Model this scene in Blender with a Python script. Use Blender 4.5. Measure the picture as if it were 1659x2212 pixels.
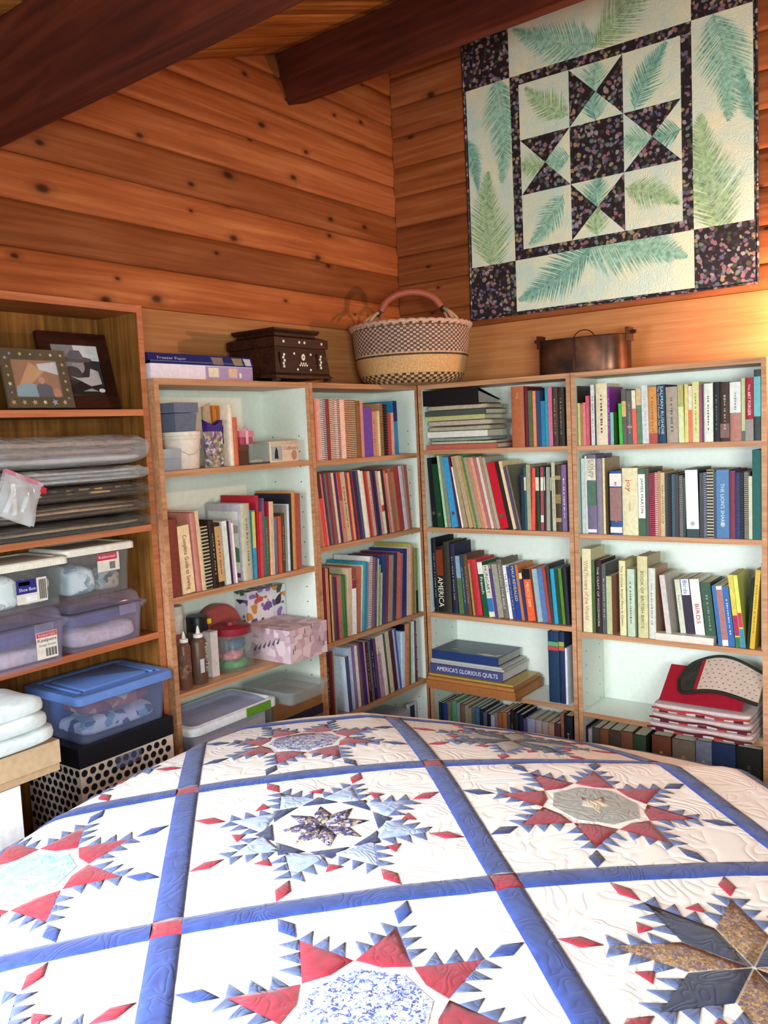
import bpy, bmesh, math, random
from mathutils import Vector, Matrix, noise as mnoise
random.seed(7)
for o in list(bpy.data.objects): bpy.data.objects.remove(o)
scene = bpy.context.scene
COL = scene.collection
# ---------------------------------------------------------------- camera
F_PX = 1866.055
YAW, PITCH, ROLL = math.radians(53.4768/57.3*57.29578), math.radians(-5.2201), math.radians(-2.6169)
CAM = Vector((-3.54845, -2.39239, 1.79662))
def _axes():
    cy, sy, cp, sp = math.cos(YAW), math.sin(YAW), math.cos(PITCH), math.sin(PITCH)
    fw = Vector((sy*cp, cy*cp, sp)); rt = Vector((cy, -sy, 0)); up = rt.cross(fw)
    c, s = math.cos(ROLL), math.sin(ROLL)
    return c*rt+s*up, -s*rt+c*up, fw
RT, UP, FW = _axes()
cam_data = bpy.data.cameras.new('camera'); cam = bpy.data.objects.new('camera', cam_data); COL.objects.link(cam)
m = Matrix((RT, UP, -FW)).transposed().to_4x4(); m.translation = CAM; cam.matrix_world = m
cam_data.sensor_fit = 'HORIZONTAL'; cam_data.sensor_width = 36.0; cam_data.lens = F_PX/1659*36
cam_data.clip_start = 0.05; cam_data.clip_end = 60
scene.camera = cam
# ---------------------------------------------------------------- world, lights, exposure
vs = scene.view_settings
vs.view_transform = 'Standard'; vs.look = 'None'; vs.gamma = 1.0; vs.use_curve_mapping = False
vs.exposure = 0.28
world = bpy.data.worlds.new('world'); scene.world = world; world.use_nodes = True
bg = world.node_tree.nodes['Background']; bg.inputs[0].default_value = (0.95, 0.97, 1.0, 1); bg.inputs[1].default_value = 0.17
def area_light(name, loc, target, sx, sy, power, col, spread=115):
    d = bpy.data.lights.new(name, 'AREA'); d.shape = 'RECTANGLE'; d.size = sx; d.size_y = sy; d.energy = power; d.color = col; d.spread = math.radians(spread)
    o = bpy.data.objects.new(name, d); COL.objects.link(o); o.location = loc
    o.rotation_euler = (Vector(target)-Vector(loc)).to_track_quat('-Z', 'Y').to_euler(); return o
# daylight through the window in the unseen wall to the left of the bed
area_light('daylight_window', (-4.1, -0.75, 1.55), (-3.0, -1.15, 0.85), 1.3, 1.2, 66, (0.84, 0.92, 1.0), 100)
# daylight through the window behind the camera
area_light('daylight_rear_window', (-4.2, -3.6, 1.9), (0.2, -0.8, 2.75), 1.4, 1.2, 62, (0.88, 1.0, 0.95), 105)
LAMP_POS = (0.10, -1.84, 2.20); LAMP_W = 42; LAMP_COL = (1.0, 0.60, 0.36)
# ---------------------------------------------------------------- photograph geometry helpers (pixel ray -> point on a shelf plane)
def ray(x, y): return FW + RT*((x-829.5)/F_PX) - UP*((y-1106)/F_PX)
def on(x, y, ax, v):
    d = ray(x, y); return CAM + d*((v-CAM[ax])/d[ax])
XD = {'L': Vector((1, 0, 0)), 'R': Vector((0, -1, 0))}
YD = {'L': Vector((0, 1, 0)), 'R': Vector((1, 0, 0))}
RZ = {'L': 0.0, 'R': -math.pi/2}
def pt(side, u, d, z): return XD[side]*u + YD[side]*d + Vector((0, 0, z))
def u_at(side, px, z, sb):
    n = ray(px, 0).cross(ray(px, 2212)); P0 = pt(side, 0, sb, z); return (CAM-P0).dot(n)/XD[side].dot(n)
def z_at(side, u, py, sb):
    n = ray(0, py).cross(ray(1659, py)); P0 = pt(side, u, sb, 0); return (CAM-P0).dot(n)/n.z
# ---------------------------------------------------------------- mesh helpers
class MB:
    def __init__(s): s.v = []; s.f = []; s.m = []
    def add(s, vs, fs, mi=0):
        b = len(s.v); s.v += [tuple(p) for p in vs]; s.f += [tuple(b+i for i in f) for f in fs]; s.m += [mi]*len(fs); return s
    def box(s, x0, y0, z0, x1, y1, z1, mi=0):
        return s.add([(x0,y0,z0),(x1,y0,z0),(x1,y1,z0),(x0,y1,z0),(x0,y0,z1),(x1,y0,z1),(x1,y1,z1),(x0,y1,z1)],
                     [(0,3,2,1),(4,5,6,7),(0,1,5,4),(1,2,6,5),(2,3,7,6),(3,0,4,7)], mi)
    def prism(s, base, vec, mi=0):
        n = len(base); vec = Vector(vec); t = [Vector(p)+vec for p in base]
        return s.add(list(base)+t, [tuple(range(n-1,-1,-1)), tuple(range(n, 2*n))]+[(i,(i+1)%n,n+(i+1)%n,n+i) for i in range(n)], mi)
    def loft(s, rings, mi=0, cap0=True, cap1=True):
        n = len(rings[0]); vs = [p for r in rings for p in r]; fs = []
        for k in range(len(rings)-1):
            for i in range(n): fs.append((k*n+i, k*n+(i+1)%n, (k+1)*n+(i+1)%n, (k+1)*n+i))
        if cap0: fs.append(tuple(range(n-1,-1,-1)))
        if cap1: fs.append(tuple((len(rings)-1)*n+i for i in range(n)))
        return s.add(vs, fs, mi)
    def lathe(s, prof, n=24, c=(0,0,0), mi=0, sx=1, sy=1, cap0=True, cap1=True):
        rings = [[(c[0]+r*sx*math.cos(2*math.pi*i/n), c[1]+r*sy*math.sin(2*math.pi*i/n), c[2]+z) for i in range(n)] for r, z in prof]
        return s.loft(rings, mi, cap0, cap1)
    def tube(s, pts, rad, n=8, mi=0):
        pts = [Vector(p) for p in pts]; rings = []; up = None
        for k, p in enumerate(pts):
            t = (pts[min(k+1, len(pts)-1)]-pts[max(k-1, 0)]).normalized()
            if up is None: up = Vector((0,0,1)) if abs(t.z) < .9 else Vector((1,0,0))
            a = t.cross(up).normalized(); b = a.cross(t).normalized(); up = b
            r = rad[k] if isinstance(rad, (list, tuple)) else rad
            rings.append([p+a*(r*math.cos(2*math.pi*i/n))+b*(r*math.sin(2*math.pi*i/n)) for i in range(n)])
        return s.loft(rings, mi)
    def grid(s, P, mi=0):
        r, c = len(P), len(P[0]); vs = [p for row in P for p in row]
        return s.add(vs, [(i*c+j, i*c+j+1, (i+1)*c+j+1, (i+1)*c+j) for i in range(r-1) for j in range(c-1)], mi)
    def build(s, name, mats, parent=None, smooth=True, fix=True, ang=38):
        me = bpy.data.meshes.new(name); me.from_pydata(s.v, [], s.f)
        if not isinstance(mats, (list, tuple)): mats = [mats]
        for mt in mats: me.materials.append(mt)
        if len(mats) > 1: me.polygons.foreach_set('material_index', s.m)
        if fix:
            bm = bmesh.new(); bm.from_mesh(me); bmesh.ops.recalc_face_normals(bm, faces=bm.faces); bm.to_mesh(me); bm.free()
        if smooth:
            me.polygons.foreach_set('use_smooth', [True]*len(me.polygons)); me.set_sharp_from_angle(angle=math.radians(ang))
        return link(name, me, parent)
def link(name, me, parent=None, loc=None, rz=None):
    o = bpy.data.objects.new(name, me); COL.objects.link(o)
    if parent is not None: o.parent = parent
    if loc is not None: o.location = loc
    if rz is not None: o.rotation_euler = (0, 0, rz)
    return o
def tag(o, label, cat, group=None):
    o['label'] = label; o['category'] = cat
    if group: o['group'] = group
    return o
def thing(name, label, cat, loc=(0,0,0), rz=0.0, group=None):
    return tag(link(name, None, None, loc, rz), label, cat, group)
def put(name, label, cat, side, u, d, z, rz=0.0, group=None):
    return thing(name, label, cat, pt(side, u, d, z), RZ[side]+rz, group)
def struct(o): o['kind'] = 'structure'; return o
def rrect(x0, y0, x1, y1, r, z, seg=4):
    out = []
    for cx, cy, a0 in ((x1-r,y1-r,0),(x0+r,y1-r,90),(x0+r,y0+r,180),(x1-r,y0+r,270)):
        for k in range(seg+1):
            a = math.radians(a0+90*k/seg); out.append((cx+r*math.cos(a), cy+r*math.sin(a), z))
    return out
# ---------------------------------------------------------------- materials
_M = {}
def lin(c): return c/12.92 if c <= .04045 else ((c+.055)/1.055)**2.4
def rgb(h):
    if len(h) == 3: h = ''.join(c*2 for c in h)
    return tuple(lin(int(h[i:i+2], 16)/255) for i in (0, 2, 4))+(1,)
def node_mat(name):
    m = bpy.data.materials.new(name); m.use_nodes = True; nt = m.node_tree
    return m, nt, nt.nodes['Principled BSDF']
def N(nt, t, **kw):
    n = nt.nodes.new(t)
    for k, v in kw.items(): setattr(n, k, v)
    return n
def ramp(nt, stops, interp='LINEAR'):
    r = N(nt, 'ShaderNodeValToRGB'); r.color_ramp.interpolation = interp; e = r.color_ramp.elements
    while len(e) < len(stops): e.new(.5)
    for i, (p, c) in enumerate(stops): e[i].position = p; e[i].color = rgb(c) if isinstance(c, str) else c
    return r
def objco(nt, scale=(1,1,1), rnd=True):
    tc = N(nt, 'ShaderNodeTexCoord'); mp = N(nt, 'ShaderNodeMapping'); mp.inputs['Scale'].default_value = scale
    if rnd:
        oi = N(nt, 'ShaderNodeObjectInfo'); mu = N(nt, 'ShaderNodeVectorMath', operation='SCALE'); mu.inputs[0].default_value = (37.1, 23.7, 51.3)
        nt.links.new(oi.outputs['Random'], mu.inputs['Scale']); ad = N(nt, 'ShaderNodeVectorMath', operation='ADD')
        nt.links.new(tc.outputs['Object'], ad.inputs[0]); nt.links.new(mu.outputs[0], ad.inputs[1]); nt.links.new(ad.outputs[0], mp.inputs['Vector'])
    else: nt.links.new(tc.outputs['Object'], mp.inputs['Vector'])
    return mp.outputs['Vector']
def plain(h, rough=.55, metal=0.0, coat=0.0, var=.05, bump=0.0, scale=60):
    """solid colour with a faint procedural mottle"""
    key = ('p', h, rough, metal, coat, var, bump)
    if key in _M: return _M[key]
    m, nt, b = node_mat('finish_'+h); c = rgb(h)
    nz = N(nt, 'ShaderNodeTexNoise'); nz.inputs['Scale'].default_value = scale; nz.inputs['Detail'].default_value = 2
    nt.links.new(objco(nt), nz.inputs['Vector'])
    r = ramp(nt, [(.25, tuple(max(0, x*(1-var*2)) for x in c[:3])+(1,)), (.75, tuple(min(1, x*(1+var*2)) for x in c[:3])+(1,))])
    nt.links.new(nz.outputs['Fac'], r.inputs[0]); nt.links.new(r.outputs[0], b.inputs['Base Color'])
    b.inputs['Roughness'].default_value = rough; b.inputs['Specular IOR Level'].default_value = .28; b.inputs['Metallic'].default_value = metal; b.inputs['Coat Weight'].default_value = coat
    if bump:
        bp = N(nt, 'ShaderNodeBump'); bp.inputs['Strength'].default_value = bump; bp.inputs['Distance'].default_value = .002
        nt.links.new(nz.outputs['Fac'], bp.inputs['Height']); nt.links.new(bp.outputs[0], b.inputs['Normal'])
    _M[key] = m; return m
def wood(name, lo, mid, hi, grain=(1.2, 26, 26), rough=.5, knots=0.0, vary=.35, bump=.15):
    if name in _M: return _M[name]
    m, nt, b = node_mat(name); v = objco(nt, grain); v2 = objco(nt, (1.6, 7, 7))
    n1 = N(nt, 'ShaderNodeTexNoise'); n1.inputs['Scale'].default_value = 2.2; n1.inputs['Detail'].default_value = 6; n1.inputs['Distortion'].default_value = .6
    nt.links.new(v, n1.inputs['Vector'])
    n2 = N(nt, 'ShaderNodeTexNoise'); n2.inputs['Scale'].default_value = 1.1; n2.inputs['Detail'].default_value = 3; nt.links.new(v2, n2.inputs['Vector'])
    ad = N(nt, 'ShaderNodeMath', operation='MULTIPLY_ADD'); ad.inputs[1].default_value = .62; nt.links.new(n1.outputs['Fac'], ad.inputs[0])
    mu = N(nt, 'ShaderNodeMath', operation='MULTIPLY'); mu.inputs[1].default_value = .38; nt.links.new(n2.outputs['Fac'], mu.inputs[0]); nt.links.new(mu.outputs[0], ad.inputs[2])
    r = ramp(nt, [(.32, lo), (.5, mid), (.68, hi)]); nt.links.new(ad.outputs[0], r.inputs[0]); col = r.outputs[0]
    if vary:
        oi = N(nt, 'ShaderNodeObjectInfo'); mr = N(nt, 'ShaderNodeMapRange'); mr.inputs['To Min'].default_value = 1-vary; mr.inputs['To Max'].default_value = 1+vary*.55
        nt.links.new(oi.outputs['Random'], mr.inputs['Value'])
        if name == 'cedar_board': mr = N(nt, 'ShaderNodeSeparateColor'); nt.links.new(oi.outputs['Color'], mr.inputs[0])
        hs = N(nt, 'ShaderNodeHueSaturation'); nt.links.new(mr.outputs[0], hs.inputs['Value']); nt.links.new(col, hs.inputs['Color']); col = hs.outputs[0]
    if knots:
        vk0 = objco(nt, (3.4, 1, 6.2)); s3 = N(nt, 'ShaderNodeSeparateXYZ'); nt.links.new(vk0, s3.inputs[0]); c3 = N(nt, 'ShaderNodeCombineXYZ'); nt.links.new(s3.outputs[0], c3.inputs[0]); nt.links.new(s3.outputs[2], c3.inputs[1]); vk = c3.outputs[0]
        vo = N(nt, 'ShaderNodeTexVoronoi', voronoi_dimensions='2D'); vo.inputs['Scale'].default_value = 1.0
        sc = N(nt, 'ShaderNodeSeparateColor'); nt.links.new(vo.outputs['Color'], sc.inputs[0]); gt = N(nt, 'ShaderNodeMath', operation='GREATER_THAN'); gt.inputs[1].default_value = .42; nt.links.new(sc.outputs[0], gt.inputs[0])
        nt.links.new(vk, vo.inputs['Vector'])
        dv = N(nt, 'ShaderNodeMath', operation='MULTIPLY_ADD'); dv.inputs[1].default_value = 1.3; dv.inputs[2].default_value = .35; nt.links.new(sc.outputs[1], dv.inputs[0])
        dd = N(nt, 'ShaderNodeMath', operation='DIVIDE'); nt.links.new(vo.outputs['Distance'], dd.inputs[0]); nt.links.new(dv.outputs[0], dd.inputs[1])
        kr = ramp(nt, [(0, (1,1,1,1)), (.035, (.9,.9,.9,1)), (.075, (.28,.28,.28,1)), (.16, (0,0,0,1))]); nt.links.new(dd.outputs[0], kr.inputs[0])
        km = N(nt, 'ShaderNodeMath', operation='MULTIPLY'); km.inputs[1].default_value = knots; k2 = N(nt, 'ShaderNodeMath', operation='MULTIPLY'); nt.links.new(kr.outputs[0], k2.inputs[0]); nt.links.new(gt.outputs[0], k2.inputs[1]); nt.links.new(k2.outputs[0], km.inputs[0])
        mx = N(nt, 'ShaderNodeMix', data_type='RGBA'); nt.links.new(km.outputs[0], mx.inputs[0]); nt.links.new(col, mx.inputs[6]); mx.inputs[7].default_value = rgb('2a1208'); col = mx.outputs[2]
    nt.links.new(col, b.inputs['Base Color']); b.inputs['Roughness'].default_value = rough; b.inputs['Specular IOR Level'].default_value = .22
    bp = N(nt, 'ShaderNodeBump'); bp.inputs['Strength'].default_value = bump; bp.inputs['Distance'].default_value = .003
    nt.links.new(n1.outputs['Fac'], bp.inputs['Height']); nt.links.new(bp.outputs[0], b.inputs['Normal'])
    _M[name] = m; return m
def clear_plastic(h='eef2f4', fac=.28, rough=.12, crinkle=0.0):
    key = ('cl', h, fac, crinkle)
    if key in _M: return _M[key]
    m, nt, b = node_mat('clear_'+h); b.inputs['Base Color'].default_value = rgb(h); b.inputs['Roughness'].default_value = rough
    nz = N(nt, 'ShaderNodeTexNoise'); nz.inputs['Scale'].default_value = 8; nt.links.new(objco(nt), nz.inputs['Vector'])
    mr = N(nt, 'ShaderNodeMapRange'); mr.inputs['To Min'].default_value = fac*.7; mr.inputs['To Max'].default_value = fac*1.3; nt.links.new(nz.outputs['Fac'], mr.inputs['Value'])
    if crinkle:
        n2 = N(nt, 'ShaderNodeTexNoise'); n2.inputs['Scale'].default_value = 22; n2.inputs['Detail'].default_value = 3; n2.inputs['Distortion'].default_value = 1.2; nt.links.new(objco(nt, (1, 1, 4)), n2.inputs['Vector'])
        bp = N(nt, 'ShaderNodeBump'); bp.inputs['Strength'].default_value = crinkle; bp.inputs['Distance'].default_value = .012; nt.links.new(n2.outputs['Fac'], bp.inputs['Height']); nt.links.new(bp.outputs[0], b.inputs['Normal'])
    t = N(nt, 'ShaderNodeBsdfTransparent'); t.inputs[0].default_value = tuple(1-.22*(1-c) for c in rgb(h)[:3])+(1,); mx = N(nt, 'ShaderNodeMixShader')
    nt.links.new(mr.outputs[0], mx.inputs[0]); nt.links.new(t.outputs[0], mx.inputs[1]); nt.links.new(b.outputs[0], mx.inputs[2])
    nt.links.new(mx.outputs[0], nt.nodes['Material Output'].inputs[0]); _M[key] = m; return m
def print_mat(name, cols, scale=30, rough=.6, base=None, bump=0.0, coat=0.0, th=(.36, .48), warp=.02):
    """printed multi-colour fabric or paper: voronoi cells through a stepped ramp"""
    if name in _M: return _M[name]
    m, nt, b = node_mat(name); v = objco(nt)
    nz = N(nt, 'ShaderNodeTexNoise'); nz.inputs['Scale'].default_value = scale*.7; nt.links.new(v, nz.inputs['Vector'])
    mxv = N(nt, 'ShaderNodeMix', data_type='VECTOR'); mxv.inputs[0].default_value = warp; nt.links.new(v, mxv.inputs[4]); nt.links.new(nz.outputs['Color'], mxv.inputs[5])
    vo = N(nt, 'ShaderNodeTexVoronoi'); vo.inputs['Scale'].default_value = scale; nt.links.new(mxv.outputs[1], vo.inputs['Vector'])
    sp = N(nt, 'ShaderNodeSeparateColor'); nt.links.new(vo.outputs['Color'], sp.inputs[0])
    r = ramp(nt, [(i/len(cols), c) for i, c in enumerate(cols)], 'CONSTANT'); nt.links.new(sp.outputs[0], r.inputs[0]); col = r.outputs[0]
    if base:
        kr = ramp(nt, [(.0, (0,0,0,1)), (th[0], (0,0,0,1)), (th[1], (1,1,1,1))]); nt.links.new(vo.outputs['Distance'], kr.inputs[0])
        mx = N(nt, 'ShaderNodeMix', data_type='RGBA'); nt.links.new(kr.outputs[0], mx.inputs[0]); nt.links.new(col, mx.inputs[6]); mx.inputs[7].default_value = rgb(base); col = mx.outputs[2]
    nt.links.new(col, b.inputs['Base Color']); b.inputs['Roughness'].default_value = rough; b.inputs['Coat Weight'].default_value = coat
    _M[name] = m; return m
def fabric(name, lo, hi, scale=14, rough=.85, bump=.5, bscale=38, dist=.004):
    """quilted cloth: soft mottled colour with a stitched, puffed relief"""
    if name in _M: return _M[name]
    m, nt, b = node_mat(name); v = objco(nt, rnd=False)
    n1 = N(nt, 'ShaderNodeTexNoise'); n1.inputs['Scale'].default_value = scale; n1.inputs['Detail'].default_value = 4; nt.links.new(v, n1.inputs['Vector'])
    r = ramp(nt, [(.3, lo), (.7, hi)]); nt.links.new(n1.outputs['Fac'], r.inputs[0]); nt.links.new(r.outputs[0], b.inputs['Base Color'])
    b.inputs['Roughness'].default_value = rough; b.inputs['Sheen Weight'].default_value = .15
    n2 = N(nt, 'ShaderNodeTexNoise'); n2.inputs['Scale'].default_value = bscale*.32; n2.inputs['Detail'].default_value = 1.2; n2.inputs['Distortion'].default_value = .8; nt.links.new(v, n2.inputs['Vector'])
    mu = N(nt, 'ShaderNodeMath', operation='MULTIPLY'); mu.inputs[1].default_value = 26; nt.links.new(n2.outputs['Fac'], mu.inputs[0]); sn = N(nt, 'ShaderNodeMath', operation='SINE'); nt.links.new(mu.outputs[0], sn.inputs[0])
    ab = N(nt, 'ShaderNodeMath', operation='ABSOLUTE'); nt.links.new(sn.outputs[0], ab.inputs[0]); mr = N(nt, 'ShaderNodeMath', operation='POWER'); mr.inputs[1].default_value = .6; nt.links.new(ab.outputs[0], mr.inputs[0])
    bp = N(nt, 'ShaderNodeBump'); bp.inputs['Strength'].default_value = bump; bp.inputs['Distance'].default_value = dist
    nt.links.new(mr.outputs[0], bp.inputs['Height']); nt.links.new(bp.outputs[0], b.inputs['Normal'])
    _M[name] = m; return m
def ORD(n):
    return ['first','second','third','fourth','fifth','sixth','seventh','eighth','ninth','tenth','eleventh','twelfth','thirteenth','fourteenth','fifteenth','sixteenth','seventeenth','eighteenth','nineteenth','twentieth'][n-1] if n <= 20 else 'twenty-'+['first','second','third','fourth','fifth','sixth','seventh','eighth','ninth'][n-21] if n < 30 else 'thirtieth' if n == 30 else 'thirty-'+ORD(n-30)
# lettering: each string becomes one flat mesh (built once, before the scene is large)
_T = {}
def text_mesh(s):
    if s in _T: return _T[s]
    cu = bpy.data.curves.new('lettering', 'FONT'); cu.body = s; cu.size = 1; cu.align_x = 'CENTER'; cu.align_y = 'CENTER'; cu.resolution_u = 2; cu.fill_mode = 'FRONT'
    ob = bpy.data.objects.new('lettering', cu); me = bpy.data.meshes.new_from_object(ob)
    xs = [v.co.x for v in me.vertices]; ys = [v.co.y for v in me.vertices]
    _T[s] = (me, max(xs)-min(xs), max(ys)-min(ys), (max(xs)+min(xs))/2, (max(ys)+min(ys))/2); bpy.data.objects.remove(ob); return _T[s]
def lettering(s, parent, h, length, origin, ex, ey, ez, name='lettering'):
    """text of cap height <= h and run length <= length, centred at origin; ex = reading direction, ey = up of the letters, ez = outward"""
    me0, w, hh, cx, cy = text_mesh(s); sc = min(length/w, 10) ; sy = min(h/hh, sc*1.6); sc = min(sc, sy*1.5)
    mb = MB(); ex, ey, ez, o = Vector(ex), Vector(ey), Vector(ez), Vector(origin)
    vs = [o+ex*((v.co.x-cx)*sc)+ey*((v.co.y-cy)*sy)+ez*.0007 for v in me0.vertices]
    mb.add(vs, [tuple(p.vertices) for p in me0.polygons]); return mb, name
# ================================================================ ROOM SHELL
W_WALL = wood('cedar_board', '88431f', 'a2572e', 'ba7044', (.8, 18, 18), .55, knots=.95, vary=.38, bump=.08)
W_BEAM = wood('stained_beam', '3a140a', '541f10', '6a2f1a', (.9, 14, 14), .8, knots=.3, vary=.0)
W_CEIL = wood('ceiling_board', '6d3815', '9a5a26', 'bd8242', (1.1, 22, 22), .5, knots=.4, vary=.22)
WIDE = wood('wide_board', 'a8683c', 'b87848', 'c48a58', (1.0, 34, 34), .42, knots=0, vary=.06)
WLY, WRX = 0.28, 0.27
def ceil_z(x): return 3.464+.352*(x+.606)
mb = MB(); mb.box(-4.3, WLY, 0, WRX+.12, WLY+.1, 3.95)
wall_l = struct(mb.build('wall_left', plain('8a5a38'), smooth=False))
mb = MB(); mb.box(WRX, -4.2, 0, WRX+.1, WLY, 3.95)
wall_r = struct(mb.build('wall_right', plain('8a5a38'), smooth=False))
mb = MB(); mb.box(-4.3, -4.2, -.1, WRX+.1, WLY+.1, 0)
floor = struct(mb.build('floor', plain('8d7a68', .9, bump=.4, scale=300), smooth=False))
PROF = [(0, 0), (.008, .0003), (.0135, .004), (.0165, .022), (.0175, .075), (.0155, .125), (.011, .148), (.004, .152), (0, .153)]
def plank(parent, length, h, loc, rz, mat, prof=PROF, name='plank', nseg=1):
    k = h/.153; mb = MB()
    ringL = [(0, -d, z*k) for d, z in prof]; ringR = [(length, -d, z*k) for d, z in prof]
    mb.loft([ringL, ringR]); o = mb.build(name, mat, parent, ang=60); o.location = loc; o.rotation_euler = (0, 0, rz); return o
for k in range(9):
    z = 2.305+.153*k
    x0 = -4.25 if z < ceil_z(-4.2) else max(-4.25, (z-3.464)/.352-.606-.12)
    o = plank(wall_l, WRX-x0, .1525, (x0, WLY, z), 0, W_WALL); g = (1.32, .74, 1.2, .82, 1.12, 1.15, 1.05, .85, .9)[k]; o.color = (g, g, g, 1)
for k in range(10):
    z = 2.41+.15*k-.105 if k == 0 else 2.41+.15*(k-1)
    h = .104 if k == 0 else .1495
    o = plank(wall_r, 4.4, h, (WRX, WLY-.02, z), -math.pi/2, W_WALL); g = (.78, .86, .72, .7, .95, .9, .98, .86, .92, .8)[k]; o.color = (g, g, g, 1)
for k in range(13):
    z = 1.972-.1517*(k+1)
    o = plank(wall_l, 1.6, .151, (-4.2, WLY, z), 0, W_WALL); g = .8+.3*((k*7) % 5)/5; o.color = (g, g, g, 1)
    o = plank(wall_r, 2.4, .151, (WRX, -1.66, z), -math.pi/2, W_WALL); g = .8+.3*((k*3) % 5)/5; o.color = (g, g, g, 1)
mb = MB(); mb.box(0, -.012, 0, 4.4, 0, .33); o = mb.build('wide_board', WIDE, wall_l); o.location = (-4.2, WLY, 1.973)
mb = MB(); mb.box(0, -.012, 0, 4.4, 0, .33); o = mb.build('wide_board', WIDE, wall_r); o.location = (WRX, WLY-.02, 1.973); o.rotation_euler = (0, 0, -math.pi/2)
# sloping board ceiling, boards run up the slope
sl = math.atan(.352)
mb = MB(); mb.box(0, 0, .018, 4.9, 4.5, .06); ceiling = struct(mb.build('ceiling', plain('7a4a26'), smooth=False))
ceiling.location = (-4.25, -4.2, ceil_z(-4.25)); ceiling.rotation_euler = (0, -sl, 0)
for k in range(32):
    mb = MB(); w = .14
    mb.loft([[(x, 0.001, .018), (x, .003, .004), (x, .010, 0), (x, w-.010, 0), (x, w-.003, .004), (x, w-.001, .018)] for x in (0, 4.9)])
    o = mb.build('plank', W_CEIL, ceiling, ang=50); o.location = (0, 4.48-w*(k+1), 0)
# two purlins, square to the roof slope, running away from the gable wall
def beam(name, label, xa, width, depth, ext=4.0, mat=W_BEAM, skew=.09):
    u = Vector((math.cos(sl), 0, math.sin(sl))); n = Vector((math.sin(sl), 0, -math.cos(sl)))
    mb = MB(); rings = []
    for y in (WLY-.001, WLY-ext):
        top = Vector((xa+skew*(y-WLY), y, ceil_z(xa+skew*(y-WLY))-.002))
        p = [top+n*.0, top+n*(depth-.008), top+n*depth+u*.008, top+n*depth+u*(width-.008), top+n*(depth-.008)+u*width, top+u*width]
        rings.append(p)
    c = rings[0][0].copy()
    # local x must follow the beam so the grain runs along it
    ex = Vector((skew, 1, 0)).normalized()*-1; ez = Vector((0, 0, 1)); ey = ez.cross(ex)
    M = Matrix((ex, ey, ez)).transposed().to_4x4(); M.translation = c; Mi = M.inverted()
    mb.loft([[Mi@p for p in r] for r in rings]); o = mb.build(name, mat, None, ang=20); o.matrix_world = M
    o['label'] = label; o['category'] = 'beam'; return o
beam('roof_beam', 'reddish stained roof beam meeting the board wall beside the hanging fern quilt', -.609, .135, .206)
beam('roof_beam', 'large reddish roof beam crossing the upper left corner of the picture', -2.20, .21, .215)
mb = MB(); mb.tube([(0,0,0), (0,-.012,0), (0,-.018,-.006), (0,-.018,-.016)], .0018, 6)
hk = mb.build('quilt_hook', plain('d8d4cc', .3, 1.0)); hk.location = on(981, 106, 0, WRX-.028); hk.rotation_euler = (0,0,-math.pi/2); tag(hk, 'tiny bright metal hook on the wall beside the fern quilt', 'hook')
# ================================================================ BOOKCASES
LAM = plain('dde4da', .45, var=.02)
BEECH = wood('beech_edge', '9c6a48', 'b98560', 'cc9c78', (1.5, 40, 40), .5, vary=.05, bump=.05)
BEECHT = wood('beech_shelf', 'a87c5c', 'c09472', 'd0a888', (1.5, 30, 30), .4, vary=.05, bump=.05)
TH = .022
def bookcase(label, side, u0, shelves, white=(), w=.8, h=2.02, d=.262):
    t = put('bookcase', label, 'bookcase', side, u0, 0, 0, group='pale white-backed bookcases round the corner')
    for x in (0, w-.02):
        mb = MB(); mb.box(x+.0005, .002, 0, x+.0195, d, h-TH); mb.m[5 if x == 0 else 3] = 1; p = mb.build('side_panel', [LAM, BEECH], t, smooth=False)
        mb = MB(); mb.box(x, 0, 0, x+.02, .002, h); mb.build('edge_strip', BEECH, p, smooth=False)
        mb = MB()
        xi = .0198 if x == 0 else w-.0202
        for zz in range(int((h-.3)/.064)):
            for yy in (.05, .2):
                a = [(xi, yy+.003*math.cos(q*1.05), .2+.064*zz+.003*math.sin(q*1.05)) for q in range(6)]; mb.prism(a, (.0004 if x == 0 else -.0004, 0, 0))
        o = mb.build('peg_holes', plain('2a2622'), p, smooth=False); o['kind'] = 'stuff'
    mb = MB(); mb.box(.0, .002, h-TH, w, d, h); p = mb.build('top_panel', BEECHT, t, smooth=False)
    mb = MB(); mb.box(.02, 0, h-TH, w-.02, .002, h); mb.build('edge_strip', BEECH, p, smooth=False)
    mb = MB(); mb.box(.02, d-.012, .05, w-.02, d-.006, h-TH); mb.build('back_panel', LAM, t, smooth=False)
    mb = MB(); mb.box(.02, .03, 0, w-.02, .045, .06); mb.build('plinth', BEECH, t, smooth=False)
    for i, z in enumerate(list(shelves)+[.06]):
        mb = MB(); mb.box(.0205, .004, z, w-.0205, d-.0125, z+TH); p = mb.build('shelf', LAM if i in white else BEECHT, t, smooth=False)
        mb = MB(); mb.box(.0205, .002, z, w-.0205, .004, z+TH); mb.build('edge_strip', BEECH, p, smooth=False)
    return t
ZB = [1.676, 1.229, .881, .52]; ZC = [1.669, 1.300, .878, .536]; ZD = [1.681, 1.299, .870, .503]; ZE = [1.680, 1.293, .852, .486]
bookcase('pale bookcase with jars, boxes and glue bottles beside the dark oak bookcase', 'L', -1.606, ZB)
bookcase('pale bookcase of thin pattern books left of the room corner, below the basket', 'L', -.803, ZC)
bookcase('pale bookcase right of the room corner with the leaning red binder', 'R', .003, ZD, white=(3,))
bookcase('pale bookcase at far right with folded quilts on a low shelf', 'R', .806, ZE, white=(3,))
BC = {'B': ('L', ZB), 'C': ('L', ZC), 'D': ('R', ZD), 'E': ('R', ZE)}
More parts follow.
